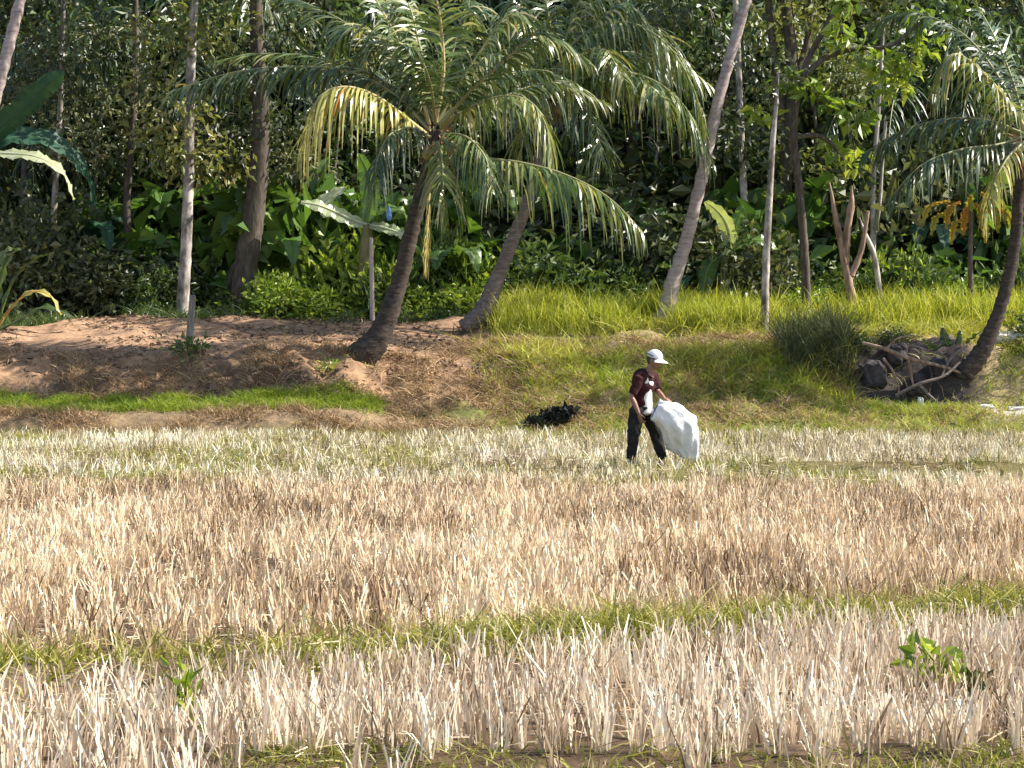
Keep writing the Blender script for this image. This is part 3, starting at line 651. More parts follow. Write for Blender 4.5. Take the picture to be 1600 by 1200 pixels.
# ------------------------------------------------------------------ the coconut palms
palm('dark leaning coconut palm with a curved flared foot on the bare dirt terrace', 1.0, 42.6,
     [(524, 570, 0, 17), (560, 560, 0, 28), (590, 528, 0, 23), (618, 460, 0, 17), (636, 390, 0, 16), (656, 310, 0, 15), (672, 255, 0, 16), (682, 205, 0, 13)], 'bark_dark',
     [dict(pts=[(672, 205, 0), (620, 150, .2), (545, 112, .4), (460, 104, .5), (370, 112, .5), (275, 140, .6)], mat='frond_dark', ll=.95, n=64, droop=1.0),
      dict(pts=[(672, 200, .3), (600, 128, .8), (500, 92, 1.3), (410, 84, 1.6), (335, 96, 1.8)], mat='frond', ll=.7, n=56, droop=.5),
      dict(pts=[(668, 212, -.2), (636, 186, -.5), (590, 152, -.8), (545, 136, -1.0), (508, 144, -1.15), (484, 180, -1.2), (474, 236, -1.2)], mat='frond_yellow', ll=.98, n=60, droop=1.35, var=(.0, .42), tipcol=.75, r0=.045, label='yellowing frond with orange leaf tips', rach='rachis_dry', wid=.05),
      dict(pts=[(672, 195, 0), (648, 120, 0), (618, 55, .1), (588, 0, .3), (556, -60, .5)], mat='frond', ll=.8, droop=.55, n=60, rach='rachis_dry'),
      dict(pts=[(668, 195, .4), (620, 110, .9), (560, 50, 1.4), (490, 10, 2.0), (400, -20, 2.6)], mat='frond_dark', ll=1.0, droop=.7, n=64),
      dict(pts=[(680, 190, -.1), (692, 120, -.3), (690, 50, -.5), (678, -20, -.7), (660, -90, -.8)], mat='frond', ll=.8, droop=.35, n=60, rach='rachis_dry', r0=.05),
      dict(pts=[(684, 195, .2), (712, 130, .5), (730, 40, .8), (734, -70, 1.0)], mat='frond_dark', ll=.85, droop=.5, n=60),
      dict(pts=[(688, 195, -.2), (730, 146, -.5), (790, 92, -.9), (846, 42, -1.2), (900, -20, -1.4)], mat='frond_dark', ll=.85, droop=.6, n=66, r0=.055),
      dict(pts=[(688, 200, -.1), (735, 168, -.3), (790, 150, -.5), (832, 162, -.7), (856, 205, -.8), (862, 255, -.8)], mat='frond', ll=.85, droop=1.15, n=62, var=(.35, 1)),
      dict(pts=[(686, 205, .3), (730, 160, .8), (790, 118, 1.2), (850, 110, 1.6), (900, 130, 1.9)], mat='frond', ll=.8, droop=.9, n=56),
      dict(pts=[(690, 216, -.3), (740, 244, -.8), (810, 254, -1.2), (880, 272, -1.5), (950, 308, -1.7), (1004, 362, -1.8)], mat='frond', ll=.9, droop=1.2, n=68, var=(.2, .95), r0=.045),
      dict(pts=[(684, 222, -.5), (690, 246, -.9), (692, 280, -1.1), (694, 330, -1.2)], mat='frond_lime', ll=.75, droop=1.3, n=40, var=(.1, .8), bare=.05),
      dict(pts=[(678, 222, -.1), (672, 280, -.3), (668, 350, -.35), (664, 425, -.4)], mat='frond_yellow', ll=.30, droop=1.6, n=26, var=(.3, .8), r0=.04, rach='rachis_dry', label='dead yellow frond hanging down the trunk', bare=.4, wid=.03),
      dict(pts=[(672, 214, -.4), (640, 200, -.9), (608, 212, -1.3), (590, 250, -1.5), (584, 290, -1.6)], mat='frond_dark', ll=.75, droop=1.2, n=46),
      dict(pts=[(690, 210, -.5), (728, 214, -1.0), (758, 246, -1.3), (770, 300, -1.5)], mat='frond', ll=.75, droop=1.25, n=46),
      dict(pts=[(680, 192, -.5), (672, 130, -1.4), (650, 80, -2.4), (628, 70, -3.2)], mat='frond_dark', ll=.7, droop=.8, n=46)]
     + [dict(pts=[(682, 192, 0), (682 + .42 * dx, 192 + .55 * dy, .4 * dd), (682 + .8 * dx, 192 + .9 * dy, .8 * dd), (682 + 1.15 * dx, 192 + .8 * dy + 26, 1.2 * dd)], ll=.85, droop=.8, n=60, var=(.2, 1), wid=.05)
        for dx, dy, dd in [(-150, -170, .8), (-60, -210, .6), (60, -200, .7), (150, -190, .5), (210, -150, 1.0), (-190, -110, 1.6), (230, -70, 1.6), (-100, -150, 1.5)]],
     nuts=[(706, 232, -.35, 10), (727, 239, -.35, 9), (697, 250, -.3, 9), (668, 240, -.35, 9)])
palm('coconut palm with a pale tapering trunk leaning behind the curved dark palm', .80, 46.6,
     [(728, 506, 0, 26), (752, 492, 0, 22), (772, 448, 0, 18), (796, 388, 0, 16), (824, 316, 0, 14), (848, 230, 0, 13), (866, 150, 0, 11)], 'bark_palm',
     [dict(pts=[(866, 140, 0), (886, 80, 0), (930, 44, 0), (985, 36, -.1), (1040, 68, -.2), (1080, 130, -.3), (1106, 215, -.3)], ll=.95, droop=1.1, n=72, r0=.045, var=(.3, 1)),
      dict(pts=[(868, 145, -.3), (910, 124, -.6), (965, 112, -.9), (1025, 128, -1.1), (1074, 172, -1.2), (1112, 250, -1.2)], ll=1.0, droop=1.15, n=72, r0=.045, var=(.2, .9)),
      dict(pts=[(866, 138, .2), (882, 70, .5), (920, 10, .8), (980, -20, 1.0), (1050, -20, 1.1)], ll=.9, droop=.6, n=60, var=(.4, 1)),
      dict(pts=[(864, 136, 0), (862, 60, .1), (848, -20, .3), (820, -110, .5)], ll=.9, droop=.4, n=60),
      dict(pts=[(862, 140, .2), (830, 80, .5), (785, 30, .8), (720, -10, 1.2)], ll=.9, droop=.6, n=60),
      dict(pts=[(862, 145, -.2), (826, 118, -.5), (784, 116, -.7), (750, 150, -.9), (738, 210, -1.0)], ll=.9, droop=1.1, n=60, var=(.3, 1)),
      dict(pts=[(870, 150, -.4), (905, 160, -.9), (930, 195, -1.2), (940, 250, -1.4)], ll=.85, droop=1.2, n=52),
      dict(pts=[(860, 150, -.4), (836, 170, -1.0), (818, 214, -1.3), (812, 262, -1.4)], ll=.8, droop=1.2, n=50, mat='frond_lime'),
      dict(pts=[(868, 140, .6), (930, 90, 1.4), (1000, 84, 2.0), (1060, 130, 2.6)], ll=.9, droop=1.0, n=56, mat='frond_dark')]
     + [dict(pts=[(866, 140, 0), (866 + .42 * dx, 140 + .6 * dy, .4 * dd), (866 + .85 * dx, 140 + .9 * dy, .8 * dd), (866 + 1.2 * dx, 140 + .75 * dy + 36, 1.2 * dd)], ll=.95, droop=.9, n=60, var=(.3, 1), wid=.055)
        for dx, dy, dd in [(60, -170, .4), (130, -150, .3), (170, -110, .7), (-70, -150, .6), (200, -60, 1.3), (90, -70, -1.6), (-120, -60, -1.4), (150, -20, -1.5)]],
     nuts=[(856, 168, -.3, 9), (876, 170, -.3, 9)])
palm('tall pink barked coconut palm leaning right beyond the worker with its crown out of frame', .80, 46.8,
     [(1018, 512, 0, 24), (1038, 494, 0, 19), (1052, 440, 0, 17), (1074, 370, 0, 15.5), (1098, 270, 0, 15), (1124, 150, 0, 14), (1152, 50, 0, 13.5), (1176, -30, 0, 13), (1204, -110, 0, 12), (1228, -180, 0, 11)], 'bark_pink',
     [dict(pts=[(1228, -180, 0), (1228 + 70 * c, -180 - 90 * u, s), (1228 + 190 * c, -180 - 90 * u + 20, 2.4 * s), (1228 + 300 * c, -180 - 60 * u + 120, 3.8 * s)], ll=.9, droop=.9, n=52)
      for c, s, u in [(math.cos(a), math.sin(a), .5 + .5 * ((k * 7) % 5) / 4) for k, a in enumerate(np.linspace(0, 6.28, 13)[:-1] + .2)]])
palm('coconut palm with a dark foot curving up at the right edge beside the earth cut', .84, 42.5,
     [(1506, 574, 0, 22), (1530, 556, 0, 19), (1552, 510, 0, 16.5), (1572, 450, 0, 15), (1586, 380, 0, 14.5), (1592, 300, 0, 14), (1602, 215, 0, 12)], 'bark_dark',
     [dict(pts=[(1604, 205, -.2), (1588, 180, -.4), (1556, 136, -.7), (1520, 100, -.9), (1492, 84, -1.0), (1474, 104, -1.05), (1466, 150, -1.1)], ll=.85, droop=1.15, n=62, r0=.05, rach='rachis_dry', var=(.4, 1)),
      dict(pts=[(1600, 210, .1), (1550, 190, .2), (1480, 186, .4), (1410, 204, .5), (1350, 240, .6)], mat='frond_dark', ll=.85, droop=.9, n=62),
      dict(pts=[(1600, 214, -.1), (1560, 226, -.4), (1500, 234, -.7), (1440, 258, -1.0), (1390, 310, -1.2)], mat='frond_dark', ll=.85, droop=1.0, n=60),
      dict(pts=[(1602, 200, .3), (1580, 120, .5), (1545, 40, .8), (1500, -30, 1.0)], ll=.85, droop=.5, n=60),
      dict(pts=[(1600, 205, .5), (1560, 120, 1.1), (1500, 50, 1.8), (1420, 20, 2.4), (1360, 40, 2.8)], ll=.85, droop=.8, n=60, mat='frond_dark'),
      dict(pts=[(1606, 200, 0), (1610, 110, .1), (1600, 20, .3), (1580, -80, .5)], ll=.8, droop=.4, n=56),
      dict(pts=[(1610, 205, 0), (1660, 140, -.2), (1730, 100, -.3), (1810, 130, -.4), (1860, 200, -.5)], ll=.9, droop=.9, n=56),
      dict(pts=[(1610, 210, .2), (1670, 200, .6), (1740, 230, 1.0), (1800, 310, 1.3)], ll=.9, droop=1.0, n=56),
      dict(pts=[(1608, 205, .3), (1640, 110, .8), (1700, 20, 1.3), (1780, -40, 1.8)], ll=.9, droop=.6, n=56),
      dict(pts=[(1600, 222, -.3), (1572, 250, -.8), (1548, 300, -1.1), (1540, 350, -1.2)], mat='frond_yellow', ll=.5, droop=1.3, n=40, tipcol=.5, var=(0, .4)),
      dict(pts=[(1612, 222, -.3), (1640, 260, -.8), (1660, 320, -1.0)], ll=.7, droop=1.2, n=40)],
     nuts=[(1592, 232, -.3, 10), (1612, 238, -.3, 10)])
palm('pale sunlit coconut palm trunk slanting out of the top at the left edge', .85, 45.2,
     [(-112, 545, 0, 22), (-96, 500, 0, 17), (-62, 360, 0, 15.5), (-30, 235, 0, 15), (2, 118, 0, 14), (34, -10, 0, 13.5), (62, -120, 0, 12), (80, -200, 0, 11)], 'bark_pink',
     [dict(pts=[(80, -200, 0), (80 + 70 * c, -200 - 80 * u, s), (80 + 190 * c, -200 - 80 * u + 30, 2.4 * s), (80 + 290 * c, -200 - 50 * u + 130, 3.6 * s)], ll=.9, droop=.9, n=48, mat='frond_dark')
      for c, s, u in [(math.cos(a), math.sin(a), .5 + .5 * ((k * 3) % 5) / 4) for k, a in enumerate(np.linspace(0, 6.28, 12)[:-1] + .5)]])

bp = np.array([[(px - 800) / FPX * d, d - .08] for px, d in [(560, 42.5), (545, 42.5), (738, 46.5), (765, 46.5), (1030, 46.7), (1045, 46.7), (1515, 43.1), (1535, 43.1), (284, 48.4), (300, 48.5), (375, 49.4), (350, 49.4), (1194, 45.5), (1340, 46.7), (1376, 47.3), (297, 42.9)] for _ in range(16)])
bp = bp + rng.normal(size=bp.shape) * np.array([.22, .10])
grass('trunk_foot_weeds', bp, 'grass_olive', .20, .014, .55, .5, 2, spread=.04)
# palms in the forest shade: one grown, then copied
def forest_palm():
    root = thing('forest_palm', (0, 0, 0), 'shaded palm with drooping fronds standing in the forest behind the bank', 'palm tree', 'shaded palms in the forest')
    g = Geo(); tube(g, [(0, 0, -.2), (.1, 0, 1.5), (.15, .05, 3.2), (.3, .05, 4.8)], [.2, .14, .13, .11], 10, 40, .05, ring=.04)
    link('trunk', g.mesh('trunk', M['bark_palm']), root)
    ms = []
    for k, el in enumerate((1.15, .8, .45, .1)):
        g = Geo(); ce, se = math.cos(el), math.sin(el)
        frond(g, [(0, 0, 0), (1.0 * ce, 0, 1.0 * se), (2.1 * ce + .1, .1, 1.9 * se - .15), (3.0 * ce + .3, .15, 2.3 * se - .75), (3.6 * ce + .4, .2, 2.3 * se - 1.6)], ll=.85, droop=.9, n=46, wid=.06)
        ms.append(g.mesh('frond', [M['frond_dark'], M['rachis']]))
    for k in range(14):
        o = link('frond', ms[(k * 3) % 4], root, (.3, .05, 4.75)); o.rotation_euler = (0, 0, k * 2.4)
    return root
fp = forest_palm()
for i, (px, d, s) in enumerate([(470, 55.5, 1.1), (130, 54, 1.0), (985, 55.5, 1.15), (1440, 54.5, 1.1), (1100, 57.5, 1.25), (720, 57, 1.25), (30, 53, .8), (1580, 56, 1.2), (300, 55, 1.2)]):
    loc = on_ground((px - 800) / FPX * d, d)
    if i == 0: fp.location = loc; fp.scale = (s, s, s)
    else: copy_tree(fp, loc, rng.random() * 6.28, s)

SAP = None
for i, (px, d, s) in enumerate([(140, 52.2, 1), (176, 54.2, 1.2), (248, 53.4, .9), (345, 53.0, 1.1), (470, 53.2, 1.0), (512, 52.0, .8), (640, 54.0, 1.2), (735, 53.6, 1.0), (905, 54.0, 1.1), (1015, 53.4, 1.0), (1145, 53.8, 1.2),
                                (1290, 53.6, 1.0), (1345, 52.6, .9), (1410, 53.2, 1.2), (1470, 53.8, 1.0), (1545, 53.0, 1.1), (40, 53.6, 1.1)]):
    loc = on_ground((px - 800) / FPX * d, d)
    if SAP is None:
        SAP = make_tree('thin leaning sapling with a few leaf tufts in the shade behind the bank', 'sapling', 'thin saplings in the forest', 6.5, .055, 'bark_pale', 'leaf_mid', 8, (2.4, 6.6), .75, 9, .26, 70, (.5, 0), 'sapling')
        SAP.location = loc
    else: copy_tree(SAP, loc, rng.random() * 6.28, s)
# ------------------------------------------------------------------ bananas
def banana(label, loc, blades, stem_h, mat='banana', rz=0, group=None, stem_r=.11):
    """blades: (azimuth, rise, length, half width) around the top of a fibrous stem"""
    root = thing('banana_plant', loc, label, 'banana plant', group, rz)
    g = Geo(); tube(g, [(0, 0, -.15), (.03, 0, stem_h * .5), (0, .03, stem_h)], [stem_r * 1.2, stem_r, stem_r * .6], 10, 14, .04)
    link('stem', g.mesh('stem', M['banana_stem']), root)
    g = Geo()
    for az, el, L, hw in blades:
        c, s = math.cos(az), math.sin(az); q = lambda r, z: (c * r * L, s * r * L, stem_h - .1 + z * L)
        pts = [q(0, 0), q(.22 * math.cos(el), .30 * math.sin(el)), q(.5 * math.cos(el) + .05, .58 * math.sin(el)), q(.78 * math.cos(el) + .1, .62 * math.sin(el) - .08), q(.95 * math.cos(el) + .12, .5 * math.sin(el) - .28)]
        blade(g, pts, hw, 12, .2, var=.2 + .6 * rng.random(), tear=.35)
        tube(g, pts, [.03, .022, .016, .01, .004], 5, 14)
    link('leaves', g.mesh('leaves', M[mat]), root)
    return root
def banana_blades(n, L=1.5, hw=.24, a0=0.0):
    return [(a0 + k * 2.4, .5 + .75 * rng.random(), L * (.8 + .4 * rng.random()), hw * (.85 + .3 * rng.random())) for k in range(n)]
BG = 'banana plants among the shrubs'
BL = {230: 'sunlit banana plant behind the thin dark straight trunk', 332: 'banana plant with bright leaves between the pale trunk and the forked trunk',
      440: 'broad sunlit banana plant beside the forked dark tree', 560: 'banana plant with lime leaves behind the curved dark palm foot',
      708: 'banana plant between the curved dark palm and the pale leaning palm', 1110: 'deep green banana plant beside the pink barked palm trunk',
      1250: 'banana plant behind the thin pole sapling', 960: 'shaded banana plant behind the drooping frond tip', 130: 'shaded banana plant near the big blue green leaf',
      1450: 'banana plant in shade under the fronds of the right edge palm'}
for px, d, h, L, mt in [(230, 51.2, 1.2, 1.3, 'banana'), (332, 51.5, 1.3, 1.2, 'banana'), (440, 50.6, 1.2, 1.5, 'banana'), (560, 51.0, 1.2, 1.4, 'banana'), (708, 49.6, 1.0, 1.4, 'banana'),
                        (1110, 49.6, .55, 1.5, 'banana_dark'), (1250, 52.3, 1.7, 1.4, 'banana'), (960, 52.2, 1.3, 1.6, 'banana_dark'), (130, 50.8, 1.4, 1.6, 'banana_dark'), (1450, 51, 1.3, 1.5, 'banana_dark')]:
    banana(BL[px], on_ground((px - 800) / FPX * d, d), banana_blades(8, L, .25, px), h, mt, group=BG)
for px, d, h, L in [(400, 51.4, 1.8, 1.7), (505, 51.8, 2.0, 1.7), (620, 51.6, 1.9, 1.6), (760, 52.0, 2.0, 1.7), (890, 52.8, 2.2, 1.8), (1010, 51.6, 1.6, 1.6), (1160, 52.4, 1.8, 1.6), (1290, 51.6, 1.8, 1.6), (1350, 52.6, 2.2, 1.7), (270, 52.4, 2.0, 1.7), (180, 52.0, 1.8, 1.5), (1520, 52.2, 2.0, 1.6)]:
    banana('leafy green banana plant crowded among the shrubs and saplings behind the bank', on_ground((px - 800) / FPX * d, d), banana_blades(9, L, .27, px), h, 'banana', group='banana plants crowded behind the bank')
# plants with leaves that are placed one by one
def leaf_plant(name, label, cat, base, d, leaf_list, mat, stem=None, smat='banana_stem', mats=None):
    b = W(base[0], base[1], d); b[2] = ground_h(b[0], b[1])
    root = thing(name, b, label, cat)
    if stem:
        g = Geo(); P = [W(p[0], p[1], d) for p in stem[0]]; P[0][2] = b[2] - .1
        tube(g, P, [q / FPX * d for q in stem[1]], 9, 18, .04); link('stem', g.mesh('stem', M[smat], b), root)
    g = Geo(); ml = [M[mat]] + [M[x] for x in (mats or [])]
    for lf in leaf_list:
        pts = [W(p[0], p[1], d + (p[2] if len(p) > 2 else 0)) for p in lf['pts']]
        blade(g, pts, lf['hw'] / FPX * d, 16, lf.get('fold', .15), mi=lf.get('mi', 0), var=lf.get('var', .5), tear=lf.get('tear', .1), sidev=lf.get('side'))
        tube(g, pts, [3 / FPX * d, .004], 5, 14, mi=lf.get('mi', 0), var=.95)
    link('leaves', g.mesh('leaves', ml, b), root)
    return root
leaf_plant('banana_plant', 'big blue green banana plant at the left edge with one bleached drooping leaf', 'banana plant', (-40, 500), 47.2,
           [dict(pts=[(-34, 235), (0, 205), (40, 165, -.1), (80, 128, -.2), (100, 112, -.3)], hw=21, side=(.55, -.3, .8), var=.5),
            dict(pts=[(-30, 240), (10, 240, -.2), (60, 246, -.5), (98, 270, -.7), (116, 312, -.8)], hw=13, side=(.2, -.75, -.5), mi=1, var=.7, fold=.1, tear=.3),
            dict(pts=[(-30, 236), (20, 215, .3), (80, 220, .6), (130, 265, .9), (150, 330, 1.0)], hw=24, side=(.1, -.7, -.6), var=.4),
            dict(pts=[(-34, 230), (-60, 160), (-70, 80), (-60, 0)], hw=28, side=(1, -.4, 0), var=.4),
            dict(pts=[(-40, 240), (-90, 210), (-150, 230), (-190, 290)], hw=30, side=(0, -.8, -.5), var=.5)], 'banana_dark',
           ([(-40, 505), (-38, 400), (-36, 300), (-34, 235)], [14, 12, 11, 8]), mats=['banana_pale'])
leaf_plant('banana_plant', 'banana plant with two bleached white green leaves above the bright shrubs', 'banana plant', (566, 480), 49.2,
           [dict(pts=[(576, 352), (552, 344, -.1), (522, 330, -.2), (496, 320, -.3), (470, 316, -.3)], hw=13, side=(0, -.5, -.8), var=.5, tear=.1),
            dict(pts=[(566, 350), (520, 334, .1), (500, 326, .1), (516, 308, .1), (540, 292, .1)], hw=15, side=(.6, -.6, -.5), var=.8, tear=.1),
            dict(pts=[(574, 350), (600, 356, -.3), (628, 366, -.5), (650, 386, -.6)], hw=10, side=(0, -.6, -.7), var=.2, tear=.3),
            dict(pts=[(572, 350), (580, 310), (574, 270), (560, 240)], hw=18, side=(1, -.5, 0), mi=1, var=.6),
            dict(pts=[(574, 352), (596, 330), (626, 330), (640, 352)], hw=14, side=(0, -.8, -.4), mi=1, var=.7)], 'banana_pale',
           ([(566, 484), (570, 430), (574, 352)], [13, 12, 8]), mats=['banana'])
leaf_plant('banana_plant', 'young banana plant with one pale sunlit leaf right of the pink palm trunk', 'banana plant', (1132, 470), 48.4,
           [dict(pts=[(1130, 400), (1140, 372, -.1), (1132, 344, -.2), (1112, 322, -.3), (1100, 316, -.3)], hw=14, side=(.7, -.6, .3), var=.3, tear=.1),
            dict(pts=[(1130, 400), (1112, 410), (1102, 436), (1098, 470)], hw=14, side=(.9, -.4, .1), mi=1, var=.4),
            dict(pts=[(1130, 400), (1160, 380), (1190, 376), (1216, 390)], hw=12, side=(.1, -.7, -.6), mi=1, var=.6),
            dict(pts=[(1130, 400), (1150, 350), (1160, 320)], hw=12, side=(.9, -.5, 0), mi=1, var=.6)], 'banana_pale',
           ([(1132, 474), (1131, 400)], [9, 6]), mats=['banana'])
leaf_plant('young_palm', 'low palm shoot with a curled dried orange leaf at the left edge', 'plant', (-10, 545), 45.4,
           [dict(pts=[(-10, 520), (20, 478, -.2), (50, 456, -.3), (78, 462, -.4), (96, 492, -.4)], hw=6, side=(0, -.8, -.5), var=.35, mi=1),
            dict(pts=[(-8, 520), (20, 440), (50, 408), (74, 396)], hw=8, side=(.5, -.6, .5), var=.3),
            dict(pts=[(-10, 520), (0, 440), (16, 400), (40, 384)], hw=11, side=(.7, -.5, .3), var=.8),
            dict(pts=[(-10, 520), (-20, 450), (10, 392), (24, 388)], hw=10, side=(.8, -.5, 0), var=.9),
            dict(pts=[(-10, 520), (30, 500), (70, 480), (120, 498)], hw=7, side=(0, -.8, -.5), var=.2)], 'leaf_mid', ([(-10, 548), (-10, 515)], [9, 6]), mats=['frond_yellow'])
leaf_plant('agave', 'spiky dark plant with sword shaped leaves on the lip of the earth cut', 'plant', (1492, 556), 43.0,
           [dict(pts=[(1490, 556), (1478, 534), (1472, 512)], hw=8, side=(1, -.3, 0), var=.1), dict(pts=[(1492, 556), (1508, 538), (1532, 518)], hw=7, side=(.6, -.3, .7), var=.6),
            dict(pts=[(1490, 556), (1462, 544), (1440, 530)], hw=6, side=(-.5, -.3, .7), var=.8), dict(pts=[(1492, 556), (1498, 536), (1500, 516)], hw=6, side=(1, -.3, 0), var=.4),
            dict(pts=[(1492, 556), (1520, 552), (1540, 548)], hw=6, side=(0, -.5, .8), var=.7), dict(pts=[(1490, 556), (1466, 560), (1450, 566)], hw=5, side=(0, -.5, .8), var=.5)], 'leaf_mid')
leaf_plant('croton', 'bush of yellow and orange drooping leaves beside the right edge palm trunk', 'bush', (1520, 500), 46.6,
           [dict(pts=[(1520 + a, 330 + b), (1520 + a * 1.6 + c, 338 + b), (1520 + a * 1.8 + c * 1.4, 356 + b + e)], hw=7, side=(.7, -.6, .2), var=v, tear=.1)
            for a, b, c, e, v in [(-30, 0, -8, 12, .3), (-20, -14, -4, 16, .8), (-8, -6, 0, 18, .95), (4, -12, 4, 14, .2), (16, -2, 8, 10, .25), (22, -20, 8, 14, .1), (-14, 12, -6, 14, .6), (8, 8, 4, 16, .75), (26, -4, 12, 18, .15), (-36, -16, -10, 8, .5), (-2, -24, -2, 16, .4), (12, -28, 8, 10, .1)]],
           'leaf_yellow', ([(1520, 500), (1516, 420), (1518, 330)], [5, 4, 3]), 'bark_tree')
# blue plastic cover hung over a banana bunch
def fruit_bag():
    c = W(608, 334, 48.6); g = Geo(); f = 48.6 / FPX
    P = [c + np.array([0, 0, z * f]) for z in (11, 8, 3, -4, -9, -11)]
    tube(g, P, [1 * f, 2 * f, 4 * f, 4.6 * f, 3.6 * f, 2 * f], 10, 16, .12)
    o = link('fruit_bag', g.mesh('fruit_bag', M['blue_bag'], c), None, c); tag(o, 'small blue plastic bag tied round a banana bunch behind the curved palm', 'plastic bag')
fruit_bag()

# ------------------------------------------------------------------ shrubs of the understorey: kinds grown once, then copied
def make_shrub(label, group, mat, H, R, n, L, wd, seed, upright=.2, name='shrub'):
    global rng
    keep = rng; rng = np.random.default_rng(seed)
    root = thing(name, (0, 0, 0), label, 'shrub', group)
    gs = Geo(); g = Geo(); per = n // 14
    for k in range(14):
        a = rng.random() * 6.283; r = R * math.sqrt(rng.random()); z = H * (.35 + .65 * rng.random()) * (1 - .35 * (r / R) ** 2)
        tipp = np.array([r * math.cos(a), r * math.sin(a), z])
        tube(gs, [(0.1 * math.cos(a), .1 * math.sin(a), -.1), tipp * np.array([.5, .5, .6]), tipp], [.018, .012, .004], 5, 9)
        c = tipp + rng.normal(size=(per, 3)) * np.array([R * .28, R * .28, H * .16]); c[:, 2] = np.clip(c[:, 2], .03, None)
        d = nrm(c - tipp) * .6 + rng.normal(size=(per, 3)) * .6 + np.array([0, 0, upright])
        leaves(g, c, d, L * (.65 + .7 * rng.random(per)), wd * (.65 + .7 * rng.random(per)), np.clip(.7 * rng.random(per) + .3 * rng.random(), 0, 1))
    link('stems', gs.mesh('stems', M['bark_tree']), root)
    link('foliage', g.mesh('foliage', M[mat], smooth=False), root)
    rng = keep
    return root
SG = {'broad': 'broad leaved plants behind the bank', 'lime': 'sunlit lime shrubs at the forest edge', 'mid': 'green shrubs at the forest edge', 'dark': 'dark shrubs in the forest shade', 'long': 'long leaved plants at the forest edge'}
SL = {'broad': 'clump of broad heart shaped green leaves among the shrubs behind the bank', 'lime': 'bright lime leaved shrub catching the sun at the forest edge', 'mid': 'rounded green shrub with mixed leaves at the forest edge',
      'dark': 'dark leaved shrub in the shade under the trees', 'long': 'green plant with long arching leaves at the forest edge'}
SH = {'broad': make_shrub(SL['broad'], SG['broad'], 'banana', 1.7, .8, 170, .55, .34, 36, -.1), 'lime': make_shrub(SL['lime'], SG['lime'], 'leaf_lime', 1.1, .75, 700, .19, .095, 31), 'mid': make_shrub(SL['mid'], SG['mid'], 'leaf_mid', 1.4, .9, 900, .22, .10, 32),
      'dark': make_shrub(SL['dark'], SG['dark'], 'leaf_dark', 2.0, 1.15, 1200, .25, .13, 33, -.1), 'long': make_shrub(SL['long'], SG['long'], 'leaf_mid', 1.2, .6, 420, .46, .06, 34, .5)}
used = set()
def put_shrub(kind, px, d, s):
    loc = on_ground((px - 800) / FPX * d, d, -.05); rz = rng.random() * 6.28
    if kind not in used:
        o = SH[kind]; used.add(kind); o.location = loc; o.rotation_euler.z = rz; o.scale = (s, s, s)
    else: copy_tree(SH[kind], loc, rz, (s * (.8 + .4 * rng.random()), s, s * (.62 + .85 * rng.random() ** 1.5)))
